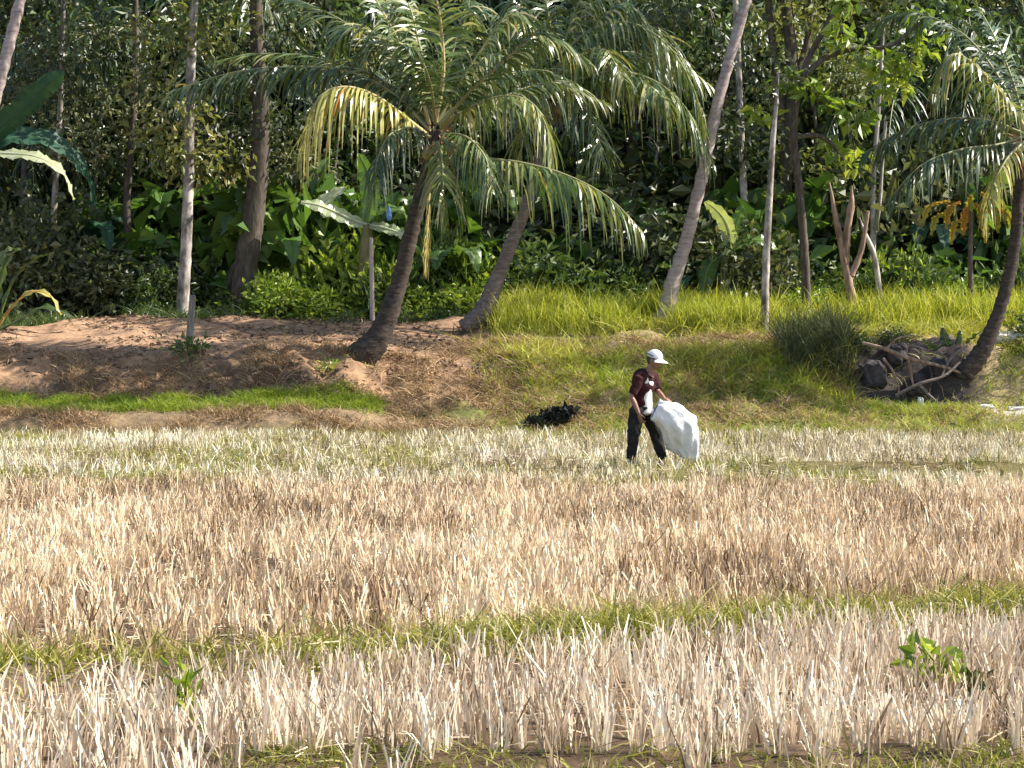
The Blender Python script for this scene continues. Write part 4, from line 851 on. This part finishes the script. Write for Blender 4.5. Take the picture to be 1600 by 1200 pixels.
for px, d, s, k in [(440, 48.6, .8, 'lime'), (500, 48.5, .8, 'lime'), (470, 50.2, 1.1, 'lime'), (550, 49.0, .8, 'lime'), (540, 50.4, 1.2, 'lime'), (600, 48.8, .75, 'long'), (610, 50.0, 1.0, 'lime'),
                    (660, 48.6, .8, 'lime'), (690, 49.6, 1.0, 'long'), (720, 48.7, .8, 'lime'), (745, 50.2, 1.1, 'lime'), (800, 49.0, .9, 'lime'), (770, 48.6, .6, 'lime'), (410, 48.8, .6, 'lime'), (425, 49.6, .9, 'lime'), (575, 49.4, 1.0, 'lime'), (640, 49.8, 1.1, 'lime'), (1240, 47.9, .7, 'lime'), (1270, 49.4, .9, 'lime'), (880, 49.0, .8, 'lime'), (860, 49.4, 1.1, 'mid'), (830, 50.6, 1.2, 'lime'), (915, 49.3, 1.0, 'mid'),
                    (960, 50.2, 1.1, 'mid'), (1000, 49.3, 1.0, 'mid'), (1050, 50.0, 1.0, 'dark'), (1150, 50.2, .9, 'mid'), (1165, 49.0, .7, 'dark'), (1225, 49.2, .8, 'mid'), (1262, 48.2, .75, 'lime'), (1290, 49.4, .9, 'mid'),
                    (1330, 48.4, .7, 'mid'), (1385, 48.9, .9, 'lime'), (1420, 48.2, .8, 'mid'), (1455, 49.0, 1.0, 'mid'), (1500, 48.4, .8, 'lime'), (1530, 49.2, 1.0, 'mid'), (1580, 48.4, .9, 'lime'), (1620, 48.0, .9, 'mid'), (1396, 43.3, .24, 'dark'), (1345, 43.0, .22, 'mid'), (1620, 43.2, .5, 'mid'),
                    (1440, 47.4, .6, 'lime'), (1500, 46.8, .55, 'lime'), (390, 49.4, .7, 'mid'), (330, 50.4, .8, 'mid'), (345, 49.4, .5, 'long'), (255, 49.8, .7, 'dark'), (230, 49.2, .6, 'mid'), (170, 49.6, .8, 'dark'),
                    (120, 49.4, .7, 'dark'), (60, 49.8, .9, 'dark'), (20, 49.0, .8, 'dark'), (-30, 49.4, 1.0, 'mid'), (190, 51.0, 1.1, 'mid'), (100, 51.2, 1.2, 'dark'), (30, 51.4, 1.3, 'dark'), (280, 51.6, 1.1, 'dark'), (372, 50.6, 1.0, 'broad'), (425, 50.9, 1.2, 'broad'), (480, 51.2, 1.2, 'broad'), (530, 51.5, 1.2, 'broad'), (590, 50.8, 1.1, 'broad'), (215, 50.4, 1.0, 'broad'), (245, 51.8, 1.2, 'broad'), (310, 51.3, 1.1, 'broad'), (700, 51.0, 1.2, 'broad'), (780, 51.0, 1.1, 'broad'), (850, 51.6, 1.3, 'broad'), (920, 51.0, 1.1, 'broad'), (1060, 50.6, 1.1, 'broad'), (1120, 51.2, 1.1, 'broad'), (1180, 51.4, 1.2, 'broad'), (1270, 51.2, 1.2, 'broad'), (1400, 51.2, 1.2, 'broad'), (1460, 50.4, 1.0, 'broad'), (1560, 50.8, 1.2, 'broad'), (140, 51.6, 1.2, 'broad'),
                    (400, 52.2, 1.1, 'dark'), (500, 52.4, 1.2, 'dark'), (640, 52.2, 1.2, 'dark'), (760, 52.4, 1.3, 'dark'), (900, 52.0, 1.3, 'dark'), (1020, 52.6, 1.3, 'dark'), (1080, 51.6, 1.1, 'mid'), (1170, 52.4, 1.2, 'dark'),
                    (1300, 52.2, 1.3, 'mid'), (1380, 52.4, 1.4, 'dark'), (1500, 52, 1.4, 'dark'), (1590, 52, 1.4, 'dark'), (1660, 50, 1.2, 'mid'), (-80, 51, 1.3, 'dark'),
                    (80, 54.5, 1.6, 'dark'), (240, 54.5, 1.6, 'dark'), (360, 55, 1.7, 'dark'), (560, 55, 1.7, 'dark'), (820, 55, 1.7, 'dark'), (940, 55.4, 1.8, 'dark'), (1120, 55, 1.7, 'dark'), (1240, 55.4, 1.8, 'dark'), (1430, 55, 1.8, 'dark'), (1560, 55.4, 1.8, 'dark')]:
    put_shrub(k, px, d, s)
for kind in SH: assert kind in used

# small plants that stand alone
def small_plant(name, label, px, py, d, h, r, n, mat, L, wd, seed):
    global rng
    keep = rng; rng = np.random.default_rng(seed)
    b = ground_at(px, py) if d is None else np.array(on_ground((px - 800) / FPX * d, d))
    g = Geo(); c = rng.normal(size=(n, 3)) * np.array([r * .5, r * .5, h * .3]) + np.array([0, 0, h * .55]); c[:, 2] = np.abs(c[:, 2])
    leaves(g, c, nrm(c) + rng.normal(size=(n, 3)) * .5, L * (.7 + .6 * rng.random(n)), wd * (.7 + .6 * rng.random(n)))
    root = thing(name, b, label, 'plant')
    link('foliage', g.mesh('foliage', M[mat], smooth=False), root)
    g = Geo()
    for k in range(5): tube(g, [(0, 0, -.03), (rng.normal() * r * .2, rng.normal() * r * .2, h * .5), (rng.normal() * r * .4, rng.normal() * r * .4, h)], [.008, .006, .003], 5, 7)
    link('stems', g.mesh('stems', M['grass_olive']), root)
    rng = keep
small_plant('weed_plant', 'bright yellow green broad leaved weed standing in the near stubble', 1456, 1088, None, .23, .13, 50, 'leaf_lime', .085, .05, 41)
small_plant('weed_plant', 'small darker green weed in the near stubble below the bright one', 1520, 1108, None, .17, .07, 22, 'leaf_mid', .06, .035, 42)
small_plant('weed_plant', 'narrow upright green weed in the near stubble on the left side', 292, 1140, None, .22, .05, 46, 'leaf_lime', .07, .03, 43)
small_plant('weed_plant', 'small green sprig below the flared foot of the dark leaning palm', 512, 585, None, .22, .18, 50, 'leaf_lime', .10, .05, 44)
def shade_grass_clump(label, px, d, w, dep, h, N, mat, lw, seed):
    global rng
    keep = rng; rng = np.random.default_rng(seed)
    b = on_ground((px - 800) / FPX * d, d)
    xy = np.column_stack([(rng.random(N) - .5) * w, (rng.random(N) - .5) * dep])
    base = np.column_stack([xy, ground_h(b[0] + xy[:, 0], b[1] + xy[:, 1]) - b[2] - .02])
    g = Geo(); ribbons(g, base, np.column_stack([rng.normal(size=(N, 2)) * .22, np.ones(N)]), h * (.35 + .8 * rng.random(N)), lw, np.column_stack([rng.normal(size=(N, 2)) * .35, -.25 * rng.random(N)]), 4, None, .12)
    o = thing('shade_grass_clump', b, label, 'grass clump')
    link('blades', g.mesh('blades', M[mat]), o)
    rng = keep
shade_grass_clump('clump of tall grass coloured dark to paint the palm shade on the bank left of the dark earth cut', 1276, 43.3, 1.30, 1.7, .95, 2300, 'grass_shade', .018, 45)  # draws the palm crown's shade patch as dark-coloured grass
small_plant('bush', 'low leafy tuft at the foot of the thin stake on the dirt terrace', 300, 560, None, .35, .40, 150, 'leaf_mid', .13, .05, 46)

# ------------------------------------------------------------------ stakes, stones, branches, heap
def stake(label, pts, d, r, mat, name='stake'):
    b = W(*pts[0][:2], d); b[2] = ground_h(b[0], b[1])
    P = [W(p[0], p[1], d) for p in pts]; P[0] = b - np.array([0, 0, .12])
    g = Geo(); tube(g, P, [q / FPX * d for q in r], 8, 16, .07)
    tag(link(name, g.mesh(name, M[mat], b), None, b), label, 'stake')
stake('short weathered stake standing alone on the bare dirt terrace', [(296, 545), (298, 510), (300, 478), (301, 462)], 42.9, [7, 6, 5.5, 5], 'stake_dark')
stake('thin pale stake among the bright shrubs left of the curved palm', [(582, 500), (581, 440), (580, 372)], 47.8, [4, 3.6, 3], 'stake')
def rock(label, px, py, d, size, mat, seed, name='rock', sink=.3):
    r = np.random.default_rng(seed)
    b = W(px, py, d); b[2] = ground_h(b[0], b[1])
    n, m = 14, 9; V = []
    for i in range(m + 1):
        ph = math.pi * i / m
        for j in range(n):
            th = 2 * math.pi * j / n
            V.append((math.sin(ph) * math.cos(th), math.sin(ph) * math.sin(th), math.cos(ph)))
    V = np.array(V); k = .50 + .95 * fbm(V[:, 0] * 1.9 + seed * 3, V[:, 1] * 1.9 + V[:, 2] * 2.3, seed, 2); V = np.sign(V) * np.abs(V) ** .8; V = V * k[:, None] * np.array(size) / 2
    V[:, 2] += size[2] * (.5 - sink)
    i = np.arange(m)[:, None] * n; j = np.arange(n)[None]; j2 = (j + 1) % n
    F = np.stack([i + j, i + n + j, i + n + j2, i + j2], -1).reshape(-1, 4)
    g = Geo(); g.add(V, F)
    return tag(link(name, g.mesh(name, M[mat], smooth=False), None, b), label, 'rock')
for k, (px, py, d, sz, lab) in enumerate([(1365, 600, 42.6, (.55, .4, .55), 'dark rough boulder at the left end of the earth cut'), (1400, 565, 42.9, (.5, .4, .4), 'dark boulder high in the middle of the earth cut'),
        (1432, 608, 42.5, (.45, .35, .4), 'dark rock below the fallen branch in the earth cut'), (1470, 596, 42.6, (.4, .3, .38), 'dark rock under the spiky plant'),
        (1506, 604, 42.5, (.34, .3, .26), 'small dark rock at the foot of the right edge palm')]):
    rock(lab, px, py, d, sz, 'rock_dark', 50 + k)
rock('pale flat stone lying in the grass right of the right edge palm', 1574, 582, 43.2, (.62, .35, .26), 'rock_pale', 61, 'pale_stone', .15)
rock('small white stone in the middle of the dark earth cut', 1438, 622, 42.15, (.12, .10, .26), 'rock_pale', 62, 'pale_stone', .1)
rock('white stone in the pale sand at the right edge', 1590, 618, 42.1, (.40, .2, .10), 'rock_pale', 63, 'pale_stone', .1)
rock('white stone in the pale sand nearer the earth cut', 1540, 614, 42.1, (.34, .2, .12), 'rock_pale', 64, 'pale_stone', .1)
def branch(label, pts, d, r, mat, twigs=()):
    P = [W(p[0], p[1], d + (p[2] if len(p) > 2 else 0)) for p in pts]
    g = Geo(); tube(g, P, [q / FPX * d for q in r], 7, 6 * len(P), .1)
    for tp, tr in twigs: tube(g, [W(p[0], p[1], d + (p[2] if len(p) > 2 else 0)) for p in tp], [q / FPX * d for q in tr], 6, 8, .1)
    b = P[0]
    tag(link('fallen_branch', g.mesh('fallen_branch', M[mat], b), None, b), label, 'branch')
branch('long pale fallen branch lying across the top of the earth cut', [(1348, 536, -.1), (1385, 546, -.3), (1420, 560, -.35), (1470, 572, -.4), (1512, 586, -.3)], 42.75, [2.8, 3.4, 3.2, 2.6, 2], 'bark_red', [([(1385, 546, -.3), (1400, 530, -.3), (1424, 524, -.3)], [2, 1.8, 1]), ([(1420, 560, -.35), (1424, 590, -.4), (1430, 612, -.4)], [2.2, 2, 1.5])])
branch('thin reddish root sticking out of the face of the earth cut', [(1380, 560, -.2), (1396, 582, -.35), (1404, 606, -.4), (1402, 622, -.4)], 42.7, [2.2, 2, 1.6, 1.2], 'bark_red', [([(1396, 582, -.35), (1412, 592, -.4), (1418, 606, -.4)], [1.5, 1.2, .8])])
branch('thin dark root hanging beside the small white stone in the cut', [(1450, 566, -.2), (1456, 590, -.35), (1450, 618, -.45)], 42.7, [2.2, 1.8, 1.2], 'bark_dark', [([(1456, 590, -.35), (1470, 604, -.4), (1474, 620, -.45)], [1.5, 1.2, .8])])
branch('short dead stick leaning on the spiky plant', [(1470, 590, -.5), (1486, 560, -.4), (1512, 540, -.3)], 42.8, [1.8, 1.8, 1.2], 'bark_palm')
branch('grey forked fallen branch lower in the earth cut', [(1400, 618, -.3), (1436, 600, -.4), (1474, 588, -.4), (1500, 566, -.3)], 42.55, [2.6, 2.6, 2.2, 1.6], 'bark_palm', [([(1436, 600, -.4), (1450, 616, -.4), (1462, 626, -.45)], [3, 2.5, 1.5])])
def dark_heap():
    r = np.random.default_rng(9)
    b = ground_at(860, 668)
    root = thing('debris_heap', b, 'crumpled black heap of leaves at the foot of the bank left of the worker', 'debris heap')
    g = Geo(); N = 260
    t = r.random(N); c = np.column_stack([-.42 + .78 * t + r.normal(size=N) * .08, r.normal(size=N) * .14, .03 + .24 * t + np.abs(r.normal(size=N)) * .05])
    global rng
    keep = rng; rng = r
    leaves(g, c, r.normal(size=(N, 3)) + np.array([.6, 0, .3]), .08 + .08 * r.random(N), .06 + .05 * r.random(N))
    for k in range(9):
        a = c[r.integers(N)]; tube(g, [a, a + np.array([.15, 0, .05]), a + np.array([.3, r.normal() * .1, .12])], [.018, .014, .006], 5, 6)
    rng = keep
    link('black_leaves', g.mesh('black_leaves', M['heap_black'], smooth=False), root)
    g = Geo()
    Vx = np.array([(-.42, 0, -.08), (-.16, .1, .05), (.12, .05, .12), (.36, 0, .18)])
    tube(g, Vx, [.05, .10, .11, .05], 10, 18, .25); link('core', g.mesh('core', M['heap_black']), root)
dark_heap()

# ================================================================== THE WORKER
def capsule_chain(geo, pts, rad, ns=14, n=None):
    tube(geo, pts, rad, ns, n or 8 * len(pts), cap=True)
def ellipsoid(geo, c, r, rot=None, n=16, m=10):
    V = []
    for i in range(m + 1):
        ph = math.pi * i / m
        for j in range(n):
            th = 2 * math.pi * j / n; V.append((math.sin(ph) * math.cos(th), math.sin(ph) * math.sin(th), math.cos(ph)))
    V = np.array(V) * np.array(r)
    if rot is not None: V = V @ np.array(rot).T
    V = V + np.array(c)
    i = np.arange(m)[:, None] * n; j = np.arange(n)[None]; j2 = (j + 1) % n
    geo.add(V, np.stack([i + j, i + n + j, i + n + j2, i + j2], -1).reshape(-1, 4))
def fused(name, geo, mat, parent, voxel, smooth=4):
    """fuse overlapping limbs into one continuous skin or cloth surface"""
    o = link(name, geo.mesh(name, mat), parent)
    m = o.modifiers.new('fuse', 'REMESH'); m.mode = 'VOXEL'; m.voxel_size = voxel; m.use_smooth_shade = True
    s = o.modifiers.new('soften', 'SMOOTH'); s.iterations = smooth; s.factor = .5
    return o
def build_person():
    A = np.array
    org = W(1010, 730, 30.0); org[2] = float(ground_h(org[0], org[1])) + .0
    root = thing('person', org, 'stooping worker in white cap, open maroon shirt and dark trousers holding a white sack', 'person')
    f = A([.84, -.54, 0]); rt = A([-.54, -.84, 0]); up = A([0, 0, 1.])       # facing, own right hand side
    L = lambda x, y, z: A([x, y, z], float)
    hipR, hipL = L(-.125, -.07, .74), L(.01, .08, .74)
    kneR, kneL = L(-.175, -.10, .41), L(.13, .05, .41)
    ankR, ankL = L(-.205, -.05, .08), L(.215, .04, .08)
    pel, waist, chest, neckb = L(-.055, .0, .76), L(-.06, .0, .92), L(-.02, -.01, 1.10), L(.03, -.02, 1.235)
    head = L(.105, -.05, 1.40)
    shR, shL = L(-.10, -.165, 1.17), L(.105, .12, 1.18)
    elR, wrR = L(-.205, -.21, .92), L(-.115, -.27, .70)
    elL, wrL = L(.15, .03, .985), L(.225, -.07, .90)
    body = Geo()
    hf = nrm(f + A([0, 0, -.30])); hu = nrm(np.cross(rt, hf)) * -1
    if hu[2] < 0: hu = -hu
    R3 = np.stack([hf, -rt, hu], 1)
    ellipsoid(body, head, (.098, .074, .118), R3, 20, 14)                                   # skull
    ellipsoid(body, head + hf * .035 - hu * .055, (.062, .056, .062), R3)                   # jaw
    ellipsoid(body, head + hf * .100 - hu * .018, (.020, .013, .026), R3, 10, 8)            # nose
    ellipsoid(body, head + hf * .090 - hu * .064, (.012, .026, .009), R3, 10, 8)            # lips
    ellipsoid(body, head + hf * .082 + hu * .016, (.016, .055, .011), R3, 10, 8)            # brow
    for s in (-1, 1): ellipsoid(body, head + rt * s * .074 - hu * .012 - hf * .005, (.024, .010, .034), R3, 10, 8)
    capsule_chain(body, [neckb - up * .05, neckb + (head - neckb) * .45, head - hu * .05], [.062, .052, .05])
    capsule_chain(body, [pel, waist, chest, neckb - up * .02], [.115, .105, .125, .07])
    capsule_chain(body, [shR, chest + up * .06, shL], [.06, .08, .06])
    for s, e, w in ((shR, elR, wrR), (shL, elL, wrL)): capsule_chain(body, [s, (s + e) / 2, e, (e + w) / 2 + (e - w) * .1, w], [.055, .046, .037, .036, .024])
    for h, k, a in ((hipR, kneR, ankR), (hipL, kneL, ankL)):
        capsule_chain(body, [h, (h + k) / 2, k, k * .65 + a * .35 - f * .012, a], [.085, .07, .052, .05, .034])
        capsule_chain(body, [a - f * .05 - up * .04, a + f * .03 - up * .035, a + f * .14 - up * .055], [.034, .036, .026])
        for q in range(5): capsule_chain(body, [a + f * .13 + rt * (q - 2) * .016 - up * .06, a + f * (.185 - .007 * abs(q - 1)) + rt * (q - 2) * .017 - up * .064], [.011, .009], 8, 4)
    # hands: palm, four curled fingers of unequal length, thumb from the side of the palm
    def hand(w, dirv, pn, across):
        dirv, pn, across = nrm(dirv), nrm(pn), nrm(across)
        R = np.stack([dirv, across, pn], 1)
        ellipsoid(body, w + dirv * .048, (.054, .040, .017), R, 14, 10)
        for q, (ln, o) in enumerate(((.068, .028), (.078, .010), (.073, -.009), (.058, -.027))):
            b0 = w + dirv * .085 + across * o; b1 = b0 + dirv * ln * .42 + pn * .012; b2 = b1 + pn * ln * .40 + dirv * ln * .12; b3 = b2 + pn * ln * .12 - dirv * ln * .30
            capsule_chain(body, [b0 - dirv * .02, b0, b1, b2, b3], [.0095, .0095, .0090, .0085, .0075], 8, 14)
        t0 = w + dirv * .025 + across * .030; t1 = t0 + across * .028 + dirv * .03 + pn * .012; t2 = t1 + dirv * .024 + pn * .026 - across * .012
        capsule_chain(body, [t0, t1, t2], [.013, .011, .009], 8, 10)
    hand(wrR, L(.30, -.05, -.95), L(.8, .5, .1), L(.5, -.8, .2))
    hand(wrL, L(.75, -.45, -.45), L(-.2, .5, -.8), L(.5, .8, .1))
    fused('body', body, M['skin'], root, .0065, 3)
    # shirt: torso and short sleeves, slightly larger than the body, open hem
    sh = Geo()
    capsule_chain(sh, [pel + up * .02, waist, chest, neckb - up * .035], [.140, .132, .148, .074], 18, 40)
    capsule_chain(sh, [shR - up * .005, chest + up * .07, shL - up * .005], [.076, .098, .076])
    ellipsoid(sh, chest - f * .045 + up * .02, (.13, .16, .17), np.stack([f, -rt, up], 1))
    for s, e, w in ((shR, elR, wrR), (shL, elL, wrL)): capsule_chain(sh, [s, s * .5 + e * .5, e + (s - e) * .12], [.074, .066, .062])
    o = fused('shirt', sh, M['shirt'], root, .012, 5)
    t = bpy.data.textures.new('cloth_folds', 'CLOUDS'); t.noise_scale = .09
    dm = o.modifiers.new('folds', 'DISPLACE'); dm.texture = t; dm.strength = .022; dm.mid_level = .5
    # white undershirt hem hanging out in front, and the print on the chest
    hm = Geo()
    capsule_chain(hm, [chest + f * .072 + rt * .02 + up * .02, waist + f * .062 + rt * .012, pel + f * .056 + rt * .01 - up * .065], [.064, .088, .108], 16, 14)
    fused('undershirt', hm, M['print'], root, .011, 3)
    pr = Geo(); ellipsoid(pr, chest + f * .075 + rt * .105 + up * .03, (.012, .036, .045), np.stack([nrm(f * .6 + rt * .8), nrm(-rt * .6 + f * .8), up], 1), 14, 10)
    link('shirt_print', pr.mesh('shirt_print', M['print']), root)
    # trousers
    tr = Geo()
    capsule_chain(tr, [pel + up * .02, pel - up * .06], [.148, .138], 18, 14)
    for h, k, a in ((hipR, kneR, ankR), (hipL, kneL, ankL)):
        capsule_chain(tr, [h + up * .01, (h + k) / 2, k, (k + a) / 2, a + up * .02], [.112, .096, .082, .074, .062], 16, 34)
    o = fused('trousers', tr, M['pants'], root, .012, 4)
    t2 = bpy.data.textures.new('trouser_folds', 'CLOUDS'); t2.noise_scale = .10
    dm = o.modifiers.new('folds', 'DISPLACE'); dm.texture = t2; dm.strength = .03; dm.mid_level = .5
    # hair under the cap, eyes
    hr = Geo(); ellipsoid(hr, head - hf * .020 + hu * .012, (.096, .080, .108), R3, 20, 14); link('hair', hr.mesh('hair', M['hair']), root)
    for s in (-1, 1):
        e = Geo(); ellipsoid(e, head + hf * .080 + rt * s * .030 - hu * .002, (.011, .013, .009), R3, 10, 8); link('eye', e.mesh('eye', M['eye']), root)
    # cap: dome and curved brim
    n, m = 24, 9; V = []
    for i in range(m + 1):
        ph = (math.pi / 2) * i / m
        for j in range(n):
            th = 2 * math.pi * j / n; V.append((math.cos(ph) * math.cos(th) * .112, math.cos(ph) * math.sin(th) * .090, math.sin(ph) * .105))
    V = A(V) @ R3.T + head + hu * .030 - hf * .006
    i = np.arange(m)[:, None] * n; j = np.arange(n)[None]; j2 = (j + 1) % n
    g = Geo(); g.add(V, np.stack([i + j, i + j2, i + n + j2, i + n + j], -1).reshape(-1, 4))
    cap = link('cap', g.mesh('cap', M['cap']), root); sm = cap.modifiers.new('thick', 'SOLIDIFY'); sm.thickness = .005
    V = []; rows = 7; cols = 15
    for a in range(rows):
        for b in range(cols):
            u = -1 + 2 * b / (cols - 1); t = a / (rows - 1); r = .092 + t * .100 * math.sqrt(max(0, 1 - .55 * u * u)); th = u * 1.15
            V.append((r * math.cos(th), r * .82 * math.sin(th), .004 - .028 * t - .028 * u * u))
    V = A(V) @ R3.T + head + hu * .030
    F = A([[a * cols + b, a * cols + b + 1, (a + 1) * cols + b + 1, (a + 1) * cols + b] for a in range(rows - 1) for b in range(cols - 1)])
    g = Geo(); g.add(V, F); br = link('brim', g.mesh('brim', M['cap']), cap); sm = br.modifiers.new('thick', 'SOLIDIFY'); sm.thickness = .006
    g = Geo(); ring = [(.1145 * math.cos(t), .0925 * math.sin(t), z) for z in (.014, .040) for t in np.linspace(1.35, 4.93, 22)]
    ring = A(ring) * A([1, 1, 1]); ring[22:, :2] *= .955
    V = ring @ R3.T + head + hu * .030 - hf * .006
    g.add(V, A([[k, k + 1, k + 23, k + 22] for k in range(21)])); bd = link('cap_band', g.mesh('cap_band', M['cap_band']), cap); sm = bd.modifiers.new('thick', 'SOLIDIFY'); sm.thickness = .004; sm.offset = 1
    return org, org + wrR, org + wrL
ORG, HANDR, HANDL = build_person()

def build_sack():
    """large white woven sack, mouth held open between the two hands, body swinging out to the right and touching the stubble"""
    D = 29.9
    org = W(1060, 690, D)
    # (px, py of section centre, depth offset, half size in the picture plane px, half depth m, direction of the section's long axis in degrees)
    S = [(1022, 641, -.20, 15, .03, 66), (1030, 642, -.17, 17, .08, 62), (1042, 650, -.12, 22, .11, 56), (1055, 662, -.08, 27, .13, 52), (1066, 674, -.04, 30, .135, 46),
         (1071, 688, .0, 25, .12, 36), (1076, 703, .02, 17, .10, 20), (1080, 716, .03, 11, .07, 12), (1082, 727, .03, 4, .02, 8)]
    K = np.array(S, float); n = 46; u = np.linspace(0, len(S) - 1, n); k = [np.interp(u, np.arange(len(S)), K[:, c]) for c in range(6)]
    for c in range(6): k[c] = np.convolve(np.pad(k[c], 2, 'edge'), np.ones(5) / 5, 'valid')
    ns = 40; V = []
    for a in range(n):
        c = W(k[0][a], k[1][a], D + k[2][a]); th = math.radians(k[5][a]); ax = np.array([math.cos(th), 0, math.sin(th)]); dy = np.array([0.25 * math.sin(th), -1, 0])
        hw = k[3][a] / FPX * D; hd = k[4][a]
        for b in range(ns):
            t = 2 * math.pi * b / ns
            fold = 1 + .09 * math.sin(3 * t + a * .16) * min(1, a / 10) + .07 * math.sin(8 * t - a * .33) + .05 * math.sin(13 * t + a * .25) + .16 * (float(fbm(a * .22 + 2, min(b, ns - b) * .5 + (3 if b < ns / 2 else 0) * 0, 5)) - .5) * 2
            if a < 8: fold *= 1 + .12 * math.sin(5 * t + 1) * (1 - a / 8)
            ct = math.copysign(abs(math.cos(t)) ** .85, math.cos(t)); st = math.copysign(abs(math.sin(t)) ** .85, math.sin(t))
            V.append(c + ax * hw * ct * fold + dy * hd * st * fold)
    i = np.arange(n - 1)[:, None] * ns; j = np.arange(ns)[None]; j2 = (j + 1) % ns
    g = Geo(); g.add(np.array(V), np.stack([i + j, i + j2, i + ns + j2, i + ns + j], -1).reshape(-1, 4))
    o = link('sack', g.mesh('sack', M['sack'], org), None, org)
    s = o.modifiers.new('thick', 'SOLIDIFY'); s.thickness = .004
    tag(o, 'large crumpled white plastic sack held by the worker and hanging to the stubble', 'sack')
build_sack()

# ================================================================== LIGHT, SKY, CAMERA
SUN_EL, SUN_AZ = math.radians(43), math.radians(3)         # azimuth measured from +X (photo right) towards +Y (away from the camera)
sd = Vector((math.cos(SUN_EL) * math.cos(SUN_AZ), math.cos(SUN_EL) * math.sin(SUN_AZ), math.sin(SUN_EL)))
sun = bpy.data.lights.new('sun', 'SUN'); sun.energy = 5.0; sun.angle = math.radians(.5); sun.color = (1.0, .95, .86)
so = bpy.data.objects.new('sun', sun); COL.objects.link(so); so.rotation_euler = sd.to_track_quat('Z', 'Y').to_euler(); so.location = (20, 0, 30)
w = bpy.data.worlds.new('World'); SC.world = w; w.use_nodes = True
nt = w.node_tree; bg = nt.nodes.get('Background') or nt.nodes.new('ShaderNodeBackground')
sky = nt.nodes.new('ShaderNodeTexSky'); sky.sky_type = 'NISHITA'; sky.sun_disc = False
sky.sun_elevation = SUN_EL; sky.sun_rotation = math.pi / 2 - SUN_AZ
nt.links.new(sky.outputs[0], bg.inputs['Color']); bg.inputs['Strength'].default_value = .12
out = nt.nodes.get('World Output') or nt.nodes.new('ShaderNodeOutputWorld'); nt.links.new(bg.outputs[0], out.inputs['Surface'])

cam = bpy.data.cameras.new('camera'); cam.sensor_width = 36; cam.lens = FPX / 1600 * 36; cam.clip_end = 2000; cam.clip_start = .1
cam.shift_y = -(600 - HY) / 1600
co = bpy.data.objects.new('camera', cam); COL.objects.link(co); co.location = (0, 0, CH); co.rotation_euler = (math.pi / 2, 0, 0)
SC.camera = co
vs = SC.view_settings; vs.view_transform = 'Standard'; vs.look = 'None'; vs.exposure = 1.15; vs.gamma = 1; vs.use_curve_mapping = False
SC.cycles.max_bounces = 6; SC.cycles.diffuse_bounces = 3; SC.cycles.transmission_bounces = 4; SC.cycles.glossy_bounces = 2
